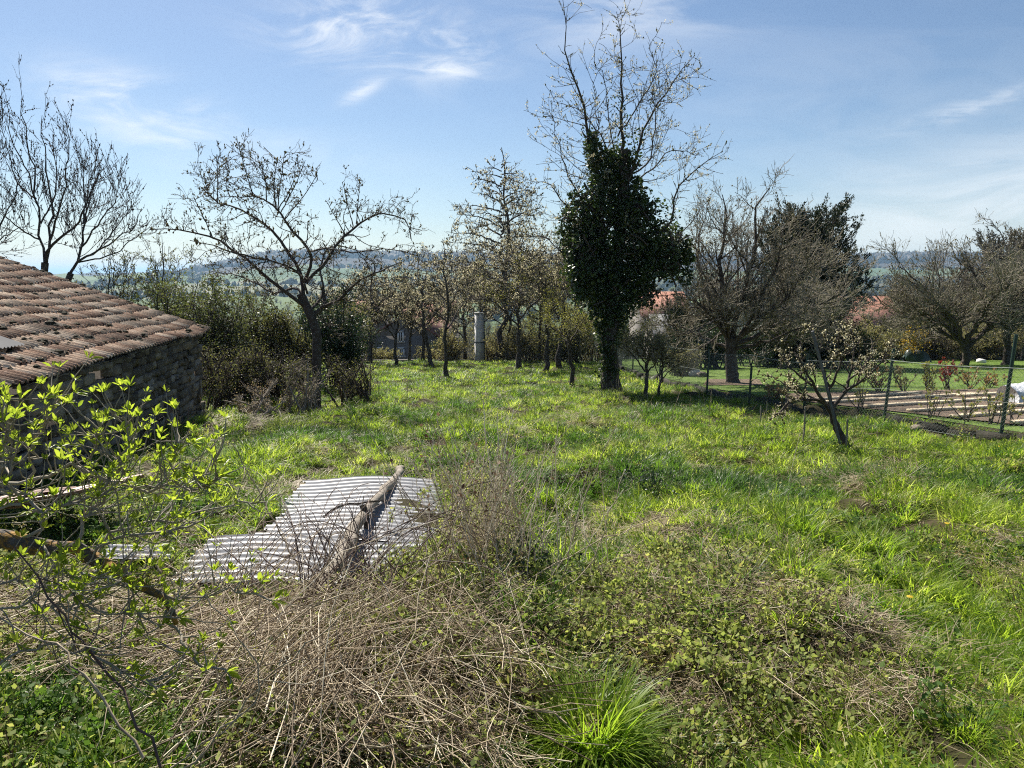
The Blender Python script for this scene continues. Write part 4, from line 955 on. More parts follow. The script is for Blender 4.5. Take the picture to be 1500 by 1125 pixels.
OR = 'orchard trees beyond the open grass'
auto_tree(726, 528, 216, 135, d=42, label='tall pyramid shaped fruit tree in pale blossom behind the white pillar', seed=101, style='pyramid', n=44, tpx=13, th=.30, lean=.03, group=OR)
auto_tree(655, 552, 350, 98, 'blossoming fruit tree with thin dark trunk standing alone in front of the white pillar', 102, 'blossom', tpx=9, th=.33, lean=-.02, group=OR, n=8)
auto_tree(634, 532, 365, 72, d=37, label='slender bare tree leaning left in front of the red roof', seed=103, style='blossom', tpx=9, th=.35, lean=-.12, group=OR, dens=.6)
auto_tree(541, 534, 372, 85, 'fruit tree with a crooked trunk before the grey gable house', 104, 'blossom', tpx=11, th=.25, lean=.10, group=OR, dens=.8)
auto_tree(760, 540, 335, 112, 'blossoming tree just right of the tall pyramid tree', 105, 'blossom', tpx=10, th=.28, lean=.02, group=OR, dens=1.1)
auto_tree(797, 545, 360, 95, 'yellowish budding tree second left from the ivy clad tree', 106, 'yellow', tpx=10, th=.28, group=OR, dens=.9)
auto_tree(839, 566, 430, 62, 'small yellow green budding tree just left of the ivy clad trunk', 107, 'yellow', tpx=11, th=.35, lean=-.10, group=OR, dens=.7)
auto_tree(820, 538, 325, 115, 'wide blossoming tree half hidden behind the ivy clad tree', 108, 'blossom', tpx=10, th=.3, group=OR, dens=1.4)
auto_tree(682, 527, 395, 62, 'low brown budded tree immediately left of the white pillar', 109, 'blossom', d=47, tpx=9, th=.25, group=OR, dens=.5)
auto_tree(600, 525, 415, 60, 'faint thin tree in front of the grey gable wall', 110, 'brown', d=42, tpx=7, th=.3, group=OR, dens=.22)
for k_, (px_, b_, tp_, sp_, d_, lb_) in enumerate([(578, 527, 398, 66, 39, 'fine bare tree standing before the windows of the grey gable house'), (618, 527, 405, 60, 41, 'fine bare tree just left of the slender leaning tree'), (704, 527, 372, 70, 46, 'pale bare tree rising directly behind the white pillar'), (747, 527, 380, 70, 45, 'fine bare tree behind the trunk of the pyramid shaped tree'), (790, 527, 366, 74, 44, 'fine bare tree between the pyramid shaped tree and the ivy clad tree'), (512, 530, 400, 60, 40, 'fine bare tree behind the dark evergreen bush tree'), (845, 530, 372, 60, 43, 'fine bare tree whose crown meets the left edge of the ivy')]):
    auto_tree(px_, b_, tp_, sp_, lb_, 170+k_, 'blossom', d=d_, tpx=8, th=.28, group=OR, n=10, dens=1.2)
auto_tree(945, 582, 478, 46, 'small dark budding tree growing right of the ivy clad trunk', 111, 'brown', tpx=10, th=.3, group=OR, dens=1.0, n=10)
auto_tree(962, 584, 492, 40, 'shrubby sapling leaning by the fence beside the ivy clad tree', 112, 'brown', tpx=7, th=.25, lean=.1, group=OR, dens=.6)
auto_tree(910, 545, 430, 70, 'dark bushy tree behind the ivy clad trunk', 113, 'leafy', tpx=8, th=.2, group=OR, dens=.8, d=34)
auto_tree(508, 545, 432, 44, 'dense dark evergreen bush tree right of the apple trunk', 114, 'leafy', tpx=10, th=.2, group=OR, dens=1.3, n=10)

# garden trees
GT = 'trees round the mown garden'
def garden_tree():
    g = ground_at(1074, 561); d = g[1]
    L = [limbd([(1074, 566), (1072, 530), (1070, 495)], d, 0, .20, .16),
         limbd([(1068, 500), (1060, 440), (1057, 380), (1062, 320), (1058, 285)], d, .3, .11, .012),
         limbd([(1070, 500), (1040, 460), (1015, 440), (990, 430)], d, -1.2, .08, .012), limbd([(1068, 495), (1035, 430), (1020, 370), (1025, 320)], d, 1, .08, .012),
         limbd([(1072, 500), (1090, 440), (1105, 370), (1110, 300), (1128, 275)], d, -.8, .09, .012), limbd([(1074, 505), (1120, 460), (1160, 410), (1190, 385), (1210, 370)], d, -1.4, .07, .012),
         limbd([(1074, 505), (1130, 480), (1190, 450), (1240, 420), (1262, 395)], d, .6, .08, .012), limbd([(1074, 500), (1110, 470), (1150, 440), (1175, 400), (1190, 380)], d, -2.6, .06, .01),
         limbd([(1070, 500), (1080, 450), (1080, 380), (1075, 330)], d, 2.2, .07, .01), limbd([(1074, 510), (1130, 500), (1180, 480), (1215, 480)], d, -1.8, .06, .01), limbd([(1066, 510), (1030, 495), (1000, 480), (975, 470)], d, 1.2, .06, .01),
         limbd([(1070, 500), (1060, 470), (1040, 470), (1005, 490)], d, -2, .05, .01), limbd([(1080, 500), (1110, 440), (1140, 380), (1150, 330)], d, -2.2, .06, .01)]
    grow_tree('garden_tree', 'broad twiggy tree on the mown lawn with a ring of bare soil', 'tree', g, L,
              [dict(n=230, length=(.7, 2.0), ang=(20, 65), up=.25, wig=.16, K=7, t0=.12, rmul=.45, rmin=.010, sides=4, skip=1, into='br', rmax=.035),
               dict(n=2100, length=(.35, 1.05), ang=(20, 65), up=.25, wig=.2, K=6, rmin=.007), dict(n=7500, length=(.15, .5), ang=(20, 65), up=.25, wig=.22, K=4, rmin=.0058)],
              131, twig='twiggrey', leaf=[('buds', 'bud', 5000, (.010, .02), 'bud', 3, .0)], group=GT)
garden_tree()
auto_tree(1150, 530, 392, 88, 'wide grey twiggy tree standing in front of the dark conifer', 132, 'twiggy', d=30, tpx=12, th=.2, n=11, group=GT, dens=.8)
auto_tree(1410, 535, 345, 115, 'spreading bare tree with forked dark trunk at the dry stone wall', 133, 'twiggy', tpx=19, th=.16, n=11, group=GT, dens=1.3)
auto_tree(1476, 530, 320, 80, 'bare tree by the right edge behind the tall fence post', 134, 'twiggy', d=34, tpx=13, th=.2, n=9, group=GT, dens=1.0)
auto_tree(1350, 528, 368, 62, 'brownish twiggy tree left of the forked dark trunk', 135, 'twiggy', d=48, tpx=10, th=.2, n=9, group=GT, dens=.8)
auto_tree(1500, 528, 275, 70, 'tallest bare tree at the right edge above the brown conifer', 136, 'twiggy', d=52, tpx=12, th=.4, n=9, group=GT, dens=.8)
auto_tree(1560, 530, 300, 90, 'bare tree just outside the right edge', 137, 'twiggy', d=40, tpx=12, th=.3, n=9, group=GT, dens=.6)
auto_tree(1300, 528, 440, 40, 'small dark twiggy tree in front of the pinkish house', 138, 'twiggy', d=42, tpx=8, th=.2, n=8, group=GT, dens=.45)

# conifers with feathery upswept sprays
def conifer(name, label, px, d, top, hw, seed, mat, lean=.25, group=GT, n=150, width_low=1.0, nd=1.0):
    rng = np.random.RandomState(seed); g = P(px, 500, d); g[2] = float(gz(g[0], d)); h = P(px, top, d)[2]-g[2]; w_ = hw*d/F
    root = thing(name, g, label, 'conifer', group); tr = Acc()
    pts = resample([g-(0, 0, .2), g+(0, 0, h*.4), g+(w_*.1, 0, h*.92)], 14); tubes(tr, pts, np.linspace(.22, .02, 14), 8); tr.build('trunk', M['bark'], root, g, smooth=True)
    br = Acc(); f = rng.uniform(.10, .97, n); az = rng.uniform(0, 6.28, n); ln = w_*np.sqrt(np.clip(1-((f-.38)/.66)**2, .04, 1))*rng.uniform(.75, 1.1, n)
    s = g+np.c_[np.zeros(n), np.zeros(n), f*h*.85]; hd = np.c_[np.cos(az), np.sin(az), np.zeros(n)]
    t = np.linspace(0, 1, 7)[None, :, None]
    B = s[:, None]+hd[:, None]*ln[:, None, None]*t+np.array([0, 0, 1.])*(ln[:, None, None]*(.35*t+.75*t**2)*rng.uniform(.6, 1.2, n)[:, None, None])+np.array([lean, 0, 0])*ln[:, None, None]*t**2
    Rr = np.linspace(.035, .010, 7)[None].repeat(n, 0); tubes(br, B, Rr, 4)
    Q, r = sprout(rng, B, Rr, n*9, (w_*.16, w_*.40), (15, 45), up=.15, wig=.08, K=6, t0=.2, rmin=.007, taper_len=.3); tubes(br, Q, r, 3)
    b_ = br.build('branches', M['twig'], root, g)
    l = Acc(); C, D = along(rng, Q, int(26000*nd), .1, 1, .035); leaves(l, rng, C, (.07, .17), .34, dirs=D, spread=.75, up=.5)
    C, D = along(rng, B, int(6000*nd), .3, 1, .04); leaves(l, rng, C, (.08, .2), .3, dirs=D, spread=.7)
    l.build('needles', M[mat], root, g)
conifer('conifer_tree', 'large dark conifer with feathery upswept branches behind the twiggy garden trees', 1172, 33, 302, 76, 141, 'conifer', lean=.12, n=220, nd=2.4)
conifer('conifer_tree', 'brown green conifer rising behind the bare trees near the right edge', 1462, 46, 335, 58, 142, 'conbrown', lean=-.1, n=130)
conifer('conifer_tree', 'low dark conifer half hidden between the ivy clad tree and the garden tree', 1010, 38, 455, 50, 143, 'conifer', n=90, nd=.7)
conifer('conifer_tree', 'small dark conifer tip left of the brown green conifer', 1395, 60, 365, 28, 144, 'conifer', n=60, nd=.4)

# leaning pear tree at the fence with its prop
def pear():
    g = ground_at(1236, 655); d = g[1]
    L = [limbd([(1240, 658), (1226, 628), (1219, 606), (1217, 590)], d, 0, .065, .045),
         limbd([(1218, 606), (1203, 585), (1190, 565), (1176, 540), (1165, 510)], d, -.3, .032, .007), limbd([(1218, 600), (1235, 575), (1246, 550), (1250, 515), (1246, 480)], d, .3, .032, .007),
         limbd([(1217, 590), (1214, 560), (1205, 530), (1198, 490)], d, .1, .026, .006), limbd([(1210, 592), (1170, 575), (1145, 560), (1125, 550)], d, .5, .022, .006),
         limbd([(1235, 575), (1265, 555), (1290, 530), (1308, 500)], d, -.3, .022, .006), limbd([(1205, 585), (1160, 590), (1140, 610), (1128, 615)], d, -.4, .022, .012), limbd([(1214, 570), (1230, 530), (1225, 500), (1230, 475)], d, -.5, .02, .006),
         limbd([(1240, 560), (1275, 520), (1275, 495)], d, .5, .018, .006), limbd([(1190, 565), (1150, 530), (1140, 510)], d, .3, .018, .006)]
    grow_tree('pear_tree', 'small leaning pear tree with cream blossom clusters in front of the wire fence', 'pear tree', g, L,
              [dict(n=90, length=(.2, .6), ang=(30, 75), up=.3, wig=.25, K=6, rmin=.006, sides=4, skip=1), dict(n=330, length=(.06, .25), ang=(30, 75), up=.3, wig=.25, K=4, rmin=.0045)],
              151, leaf=[('buds', 'bud', 500, (.010, .018), 'bud', 2, .005), ('blossoms', 'cluster', 1500, (.018, .032), 'blossom', 2, .012)])
    a = Acc(); p0 = P(1222, 616, d-.15); p1 = P(1190, 485, d-.25); p0 = p0+(p0-p1)*.30
    tubes(a, resample([p0, (p0+p1)/2+(.01, 0, 0), p1], 8), np.full(8, .021), 8, cap=True)
    tag(a.build('support_pole', M['slate'], origin=(p0[0], p0[1], p0[2]), smooth=True), 'straight grey support pole leaning through the pear tree', 'pole')
    for k, (px, py, h, lb) in enumerate([(1176, 650, .55, 'short pale stake in the grass left of the pear tree'), (1113, 622, .35, 'shortest pale stake in the grass before the fence'), (1238, 663, .5, 'thin pale stem at the foot of the pear tree')]):
        q = ground_at(px, py); b = Acc(); tubes(b, np.array([q-(0, 0, .1), q+(.01, 0, h*.5), q+(.0, 0, h)]), np.full(3, .012), 6, cap=True); tag(b.build('stake', M['wood'], origin=q), lb, 'stake')
pear()

# ------------------------------------------------------------------ shrubs and thickets
def shrub(name, label, px, d, top, hw, seed, mat, nl=7000, ls=(.04, .09), group=None, ns=26, twig='twig', lo=.0, cat='shrub', dome=.65):
    rng = np.random.RandomState(seed); g = P(px, 500, d); g[2] = float(gz(g[0], d)); h = P(px, top, d)[2]-g[2]; w_ = hw*d/F
    root = thing(name, g, label, cat, group)
    base = g+np.c_[rng.normal(0, w_*.38, ns), rng.normal(0, w_*.35, ns), np.full(ns, -.08)]
    az = rng.uniform(0, 6.28, ns); rr_ = np.sqrt(rng.rand(ns)); tip = g+np.c_[np.cos(az)*rr_*w_*.95, np.sin(az)*rr_*w_*.9, h*(dome+(1-dome)*np.sqrt(1-rr_**2*.9))*rng.uniform(.45, 1.02, ns)]
    mid = base*.45+tip*.55+np.c_[rng.normal(0, w_*.08, (ns, 2)), np.full(ns, h*.12)]; t = np.linspace(0, 1, 8)[None, :, None]
    PP = base[:, None]*(1-t)**2+2*mid[:, None]*t*(1-t)+tip[:, None]*t**2; RR = np.linspace(.030, .009, 8)[None].repeat(ns, 0)
    a = Acc(); tubes(a, PP, RR, 5); Q, r = sprout(rng, PP, RR, ns*8, (h*.16, h*.38), (25, 70), up=.2, wig=.22, K=6, rmin=.007, t0=.12); tubes(a, Q, r, 3)
    Q2, r2 = sprout(rng, Q, r, ns*30, (h*.08, h*.22), (25, 75), up=.15, wig=.22, K=4, rmin=.005, taper_len=.2); tubes(a, Q2, r2, 3); a.build('stems', M[twig], root, g)
    l = Acc(); C, D = along(rng, Q2, int(nl*1.15), 0, 1, .05); leaves(l, rng, C, ls, .6, dirs=D)
    if nl: l.build('leaves', M[mat], root, g)
    return root
H = 'shrubs between the outbuilding and the orchard'
shrub('hedge_shrub', 'large green leaved shrub rising behind the far corner of the roof', 262, 19.5, 398, 62, 201, 'hedge', 9000, group=H, ns=30)
shrub('hedge_shrub', 'broad olive green shrub to the right of the roof corner, below the hill', 322, 20.5, 400, 62, 202, 'hedge', 10000, group=H, ns=32)
shrub('hedge_shrub', 'leafy olive shrub behind the apple tree limbs', 385, 22, 432, 52, 203, 'thicket', 7000, group=H, ns=26)
shrub('hedge_shrub', 'shadowed shrub directly behind the apple trunk', 432, 22, 440, 42, 204, 'thicket', 5000, group=H, ns=24)
shrub('hedge_shrub', 'dark glossy evergreen shrub right of the apple trunk', 498, 21, 438, 42, 205, 'dark', 11000, group=H, ns=26)
shrub('hedge_shrub', 'yellow green thicket against the corner of the outbuilding wall', 338, 16.2, 498, 56, 206, 'thicket', 4200, (.025, .055), group=H, ns=34)
shrub('hedge_shrub', 'loose leafy thicket left of the apple trunk', 398, 16.8, 505, 60, 207, 'thicket', 2800, (.025, .055), group=H, ns=36)
shrub('hedge_shrub', 'sparse brown stemmed brush at the foot of the apple tree', 440, 15.6, 530, 60, 208, 'thicket', 900, (.02, .045), group=H, ns=16, twig='twigpale')
shrub('hedge_shrub', 'low open brush right of the apple trunk', 512, 17.2, 518, 66, 209, 'thicket', 1500, (.02, .05), group=H, ns=20)
shrub('hedge_shrub', 'low dry brush in front of the outbuilding corner', 366, 14.6, 556, 60, 210, 'straw', 500, (.02, .045), group=H, ns=12, twig='twigpale')
shrub('hedge_shrub', 'dark bushes far left of the grey gable house', 470, 34, 455, 40, 211, 'dark', 5000, (.06, .12), group=H)
shrub('hedge_shrub', 'brown brush left of the white pillar', 660, 44, 482, 28, 212, 'bud', 2500, (.06, .12), group=H)
shrub('hedge_shrub', 'dark brush right of the white pillar', 760, 42, 470, 50, 213, 'bud', 4200, (.06, .12), group=H)
shrub('hedge_shrub', 'olive brush behind the trees left of the ivy clad tree', 828, 40, 462, 50, 214, 'thicket', 4500, (.06, .12), group=H)
for k_, (px_, d_, tp_, hw_, mt_, lb_) in enumerate([(560, 47, 508, 28, 'bud', 'low brown scrub in front of the grey house gable'), (725, 47, 470, 44, 'bud', 'tall brown scrub behind the pyramid shaped tree'), (785, 48, 455, 48, 'thicket', 'olive scrub on the crest, second clump right of the white pillar'), (855, 46, 448, 46, 'bud', 'brown scrub on the crest hidden behind the ivy clad trunk'),
        (652, 48, 486, 26, 'dark', 'small dark scrub between the red roof and the white pillar'), (520, 44, 470, 40, 'dark', 'dark scrub at the crest left of the crooked fruit tree'), (905, 44, 470, 40, 'dark', 'dark scrub at the crest right of the ivy clad trunk')]):
    shrub('scrub', lb_, px_, d_, tp_, hw_, 240+k_, mt_, 5200, (.06, .12), group='scrub along the far crest of the field', ns=34)
shrub('hedge_shrub', 'brown bushes on the crest just left of the white pillar', 625, 45, 505, 34, 225, 'bud', 1600, (.05, .1), group=H)
B2 = 'bushes at the back of the garden'
shrub('garden_bush', 'dark bushes behind the lawn left of the garden tree', 1010, 31, 478, 48, 215, 'dark', 6000, (.05, .1), group=B2)
shrub('garden_bush', 'grey leaved bush by the fence right of the ivy clad tree', 1000, 25.5, 505, 30, 226, 'bud', 2600, (.04, .08), group=B2)
shrub('garden_bush', 'dark bushes in the shade beneath the large dark conifer', 1120, 33, 468, 60, 216, 'dark', 9000, (.05, .1), group=B2)
shrub('garden_bush', 'dark bushes below the right flank of the large dark conifer', 1215, 33, 462, 66, 217, 'dark', 9000, (.05, .1), group=B2)
shrub('garden_bush', 'yellow flowering forsythia bush at the back of the garden', 1338, 38, 478, 24, 218, 'yellow', 1500, (.04, .08), group=B2)
shrub('garden_bush', 'brown bushes behind the dry stone wall below the spreading bare tree', 1400, 40, 462, 66, 219, 'bud', 5000, (.05, .1), group=B2)
shrub('garden_bush', 'olive brown bushes at the right edge behind the dry stone wall', 1490, 40, 455, 60, 220, 'bud', 6000, (.05, .1), group=B2)
shrub('garden_bush', 'rusty brown bush right of the yellow forsythia', 1365, 40, 478, 30, 221, 'conbrown', 3500, (.04, .09), group=B2)
shrub('garden_bush', 'brown bush left of the yellow forsythia', 1285, 37, 476, 40, 222, 'bud', 4000, (.05, .1), group=B2)
for k_, (px_, d_, tp_, hw_, mt_, lb_) in enumerate([(1045, 31, 480, 40, 'dark', 'dark bush directly behind the trunk of the garden tree'), (1185, 32, 470, 50, 'dark', 'dark bush below the middle of the large dark conifer'), (1250, 34, 470, 44, 'bud', 'brown bush below the pinkish house'), (1440, 41, 470, 44, 'bud', 'brown bush behind the flat pale stone'), (1310, 40, 482, 34, 'thicket', 'small olive bush just left of the forsythia')]):
    shrub('garden_bush', lb_, px_, d_, tp_, hw_, 260+k_, mt_, 7000, (.05, .1), group=B2, ns=36)
shrub('garden_bush', 'low dark ivy mound at the foot of the bushes, right of the garden tree', 1160, 31.5, 505, 90, 227, 'dark', 9000, (.05, .09), group=B2)

# ------------------------------------------------------------------ grass and ground cover
def blades(acc, rng, n, rad, h, wd, bend, mi=0, segs=4, flat=0.0, tilt=.35):
    az = rng.uniform(0, 6.28, n); r = rad*np.sqrt(rng.rand(n)); b = np.c_[np.cos(az)*r, np.sin(az)*r, np.full(n, -.02)]
    da = az+rng.normal(0, 1.0, n); hd = np.c_[np.cos(da), np.sin(da), np.zeros(n)]; L = rng.uniform(h[0], h[1], n); tl = rng.uniform(.05, tilt, n)
    bd = rng.uniform(bend[0], bend[1], n); side = np.c_[-hd[:, 1], hd[:, 0], np.zeros(n)]; ww = rng.uniform(wd[0], wd[1], n)*.5
    ang = tl*1.2+flat; pts = [b]; p = b
    for k in range(segs):
        ang = ang+bd/segs; p = p+(hd*np.sin(ang)[:, None]+np.array([0, 0, 1.])*np.cos(ang)[:, None])*(L/segs)[:, None]; pts.append(p)
    v = []; prof = [.75, 1.0, .85, .55, .0][:segs+1] if segs == 4 else np.linspace(1, 0, segs+1)
    tw = side+hd*rng.normal(0, .35, n)[:, None]
    for k in range(segs): v += [pts[k]-tw*(ww*prof[k])[:, None], pts[k]+tw*(ww*prof[k])[:, None]]
    v.append(pts[segs]); m = 2*segs+1; V_ = np.stack(v, 1).reshape(-1, 3); i = np.arange(n)[:, None]*m
    q = np.concatenate([i+np.array([[2*k, 2*k+1, 2*k+3, 2*k+2]]) for k in range(segs-1)]); t = i+np.array([[2*segs-2, 2*segs-1, 2*segs]])
    acc.add(V_, q, t, mi)
LIB = {}
def library(name, builders):
    c = bpy.data.collections.new(name)
    for k, (fn, mt) in enumerate(builders):
        a = Acc(); fn(a, np.random.RandomState(900+k)); o = a.build('tuft%02d' % k, mt); COL.objects.unlink(o); c.objects.link(o)
    LIB[name] = c; return c
def scatter(name, coll, pts, scl, idx, rot, kind='stuff'):
    me = bpy.data.meshes.new(name); n = len(pts); me.vertices.add(n); me.vertices.foreach_set('co', np.asarray(pts, np.float32).ravel())
    a = me.attributes.new('scl', 'FLOAT', 'POINT'); a.data.foreach_set('value', np.asarray(scl, np.float32))
    a = me.attributes.new('pick', 'INT', 'POINT'); a.data.foreach_set('value', np.asarray(idx, np.int32))
    a = me.attributes.new('rot', 'FLOAT_VECTOR', 'POINT'); a.data.foreach_set('vector', np.asarray(rot, np.float32).ravel())
    o = bpy.data.objects.new(name, me); COL.objects.link(o)
    ng = bpy.data.node_groups.new(name, 'GeometryNodeTree'); ng.interface.new_socket('Geometry', in_out='INPUT', socket_type='NodeSocketGeometry'); ng.interface.new_socket('Geometry', in_out='OUTPUT', socket_type='NodeSocketGeometry')
    gi = ng.nodes.new('NodeGroupInput'); go = ng.nodes.new('NodeGroupOutput'); ip = ng.nodes.new('GeometryNodeInstanceOnPoints'); ci = ng.nodes.new('GeometryNodeCollectionInfo')
    ci.inputs['Collection'].default_value = coll; ci.inputs['Separate Children'].default_value = True; ci.inputs['Reset Children'].default_value = True
    def attr(nm, ty):
        x = ng.nodes.new('GeometryNodeInputNamedAttribute'); x.data_type = ty; x.inputs['Name'].default_value = nm
        return [s for s in x.outputs if s.enabled and s.name == 'Attribute'][0]
    ng.links.new(gi.outputs[0], ip.inputs['Points']); ng.links.new(ci.outputs[0], ip.inputs['Instance']); ip.inputs['Pick Instance'].default_value = True
    ng.links.new(attr('pick', 'INT'), ip.inputs['Instance Index']); ng.links.new(attr('rot', 'FLOAT_VECTOR'), ip.inputs['Rotation']); ng.links.new(attr('scl', 'FLOAT'), ip.inputs['Scale'])
    ng.links.new(ip.outputs[0], go.inputs[0]); md = o.modifiers.new('scatter', 'NODES'); md.node_group = ng
    return tag(o, kind=kind)
G1 = [lambda a, r: blades(a, r, 70, .14, (.09, .24), (.005, .010), (.5, 1.8), tilt=.6), lambda a, r: blades(a, r, 60, .12, (.12, .30), (.005, .010), (.5, 1.6)), lambda a, r: blades(a, r, 80, .16, (.06, .18), (.005, .009), (.4, 1.9), tilt=.8),
      lambda a, r: blades(a, r, 45, .10, (.10, .26), (.006, .012), (.7, 2.2), tilt=.7)]
grassL = library('grass_tufts', [(f, M['grass']) for f in G1]+[(f, M['grassdark']) for f in G1[:2]])
Fr = [lambda a, r: blades(a, r, 46, .22, (.10, .24), (.014, .022), (.4, 1.5), segs=2, tilt=.6), lambda a, r: blades(a, r, 46, .22, (.07, .2), (.014, .022), (.5, 1.8), segs=2, tilt=.8)]
farL = library('far_grass_tufts', [(f, M['grass']) for f in Fr]+[(Fr[0], M['grassdark'])])
lawnL = library('lawn_tufts', [(lambda a, r: blades(a, r, 60, .2, (.02, .05), (.008, .016), (.3, 1.4), segs=2, tilt=.7), M['lawn'])]*2)
S1 = [lambda a, r: blades(a, r, 50, .16, (.12, .34), (.003, .007), (.6, 1.9), flat=.75, tilt=.6), lambda a, r: blades(a, r, 60, .20, (.10, .28), (.003, .008), (.1, .9), flat=1.15, tilt=.4)]
strawL = library('straw_tufts', [(f, M['straw']) for f in S1])
def sprig(a, r, n=9, h=.14, ls=(.018, .04), rad=.10):
    for k in range(n):
        b = np.array([r.normal(0, rad*.5), r.normal(0, rad*.5), -.02]); tip = b+np.array([r.normal(0, rad*.5), r.normal(0, rad*.5), r.uniform(.4, 1)*h]); pts = np.stack([b, (b+tip)/2+r.normal(0, .01, 3), tip]); tubes(a, pts, np.array([.002, .0017, .001]), 3, mi=1)
        C, D = along(r, pts[None], 7, .25, 1, .006); C = C+r.normal(0, .012, C.shape); leaves(a, r, C, ls, .68, up=1.5, mi=0)
def lib2(name, specs):
    c = bpy.data.collections.new(name)
    for k, (fn, mts) in enumerate(specs):
        a = Acc(); fn(a, np.random.RandomState(950+k)); o = a.build('sprig%02d' % k, mts); COL.objects.unlink(o); c.objects.link(o)
    return c
weedL = lib2('weed_sprigs', [(lambda a, r: sprig(a, r, 10, .12, (.022, .05)), [M['weed'], M['weed']]), (lambda a, r: sprig(a, r, 8, .18, (.015, .035)), [M['weed'], M['weed']]),
                             (lambda a, r: sprig(a, r, 10, .13, (.018, .038), .13), [M['bramble'], M['cane']]), (lambda a, r: sprig(a, r, 9, .20, (.018, .042), .12), [M['bramble'], M['cane']])])

def inpoly(px, py, poly):
    poly = np.array(poly, float); ins = np.zeros(len(px), bool); j = len(poly)-1
    for i in range(len(poly)):
        xi, yi = poly[i]; xj, yj = poly[j]
        c = ((yi > py) != (yj > py)) & (px < (xj-xi)*(py-yi)/(yj-yi+1e-9)+xi); ins ^= c; j = i
    return ins
def world_poly(pp): return [tuple(ground_at(x, min(y, 1180))[:2]) if y <= 1180 else None for x, y in pp]
STALK = world_poly([(-80, 850), (200, 860), (330, 850), (500, 850), (640, 770), (690, 690), (740, 760), (790, 900), (800, 1000), (760, 1180), (330, 1180), (280, 1010), (-80, 1000)])
SHEETS = world_poly([(425, 700), (650, 705), (665, 790), (520, 880), (280, 865), (330, 790), (440, 755)])
LEFTB = world_poly([(-300, 640), (215, 660), (330, 700), (400, 720), (300, 800), (200, 850), (-300, 850)])
BRAMB = world_poly([(870, 830), (1080, 820), (1240, 900), (1280, 1000), (1200, 1110), (980, 1180), (800, 1120), (800, 930)])
STRAWP = [(1290, 705, 90, 20), (880, 790, 90, 30), (1000, 775, 90, 25), (1250, 935, 70, 60), (1480, 810, 40, 50), (1180, 690, 60, 10), (700, 700, 60, 20), (1100, 820, 120, 25), (830, 620, 40, 6), (1330, 1020, 80, 60), (1000, 900, 80, 30), (400, 720, 60, 20), (350, 620, 60, 12), (930, 960, 100, 40), (620, 685, 90, 9), (1130, 860, 70, 40), (1350, 850, 80, 20)]
def vnoise(x, y, s, seed):
    r = np.random.RandomState(seed); z = np.zeros(len(x))
    for k in range(6): a = r.uniform(0, 6.28); f = s*r.uniform(.6, 1.6); z += np.sin(x*math.cos(a)*f*6.28+y*math.sin(a)*f*6.28+r.uniform(0, 6.28))
    return z/6*1.6
def barn_mask(x, y):
    c0, e, up, _ = BARN; d = (x-c0[0])*up[0]+(y-c0[1])*up[1]; l = (x-c0[0])*e[0]+(y-c0[1])*e[1]
    return (d > -.05) & (l > -.0)
def field_points(rng, bands):
    X = []; Y = []; D = []
    for y0, y1, dens in bands:
        w0 = .82*y1+1.5; A = (y1-y0)*2*w0; n = int(A*dens); x = rng.uniform(-w0, w0, n); y = rng.uniform(y0, y1, n); ok = np.abs(x) < .82*y+1.5; X.append(x[ok]); Y.append(y[ok])
    return np.concatenate(X), np.concatenate(Y)
def rots(rng, n, t=.12): return np.c_[rng.normal(0, t, n), rng.normal(0, t, n), rng.uniform(0, 6.28, n)]
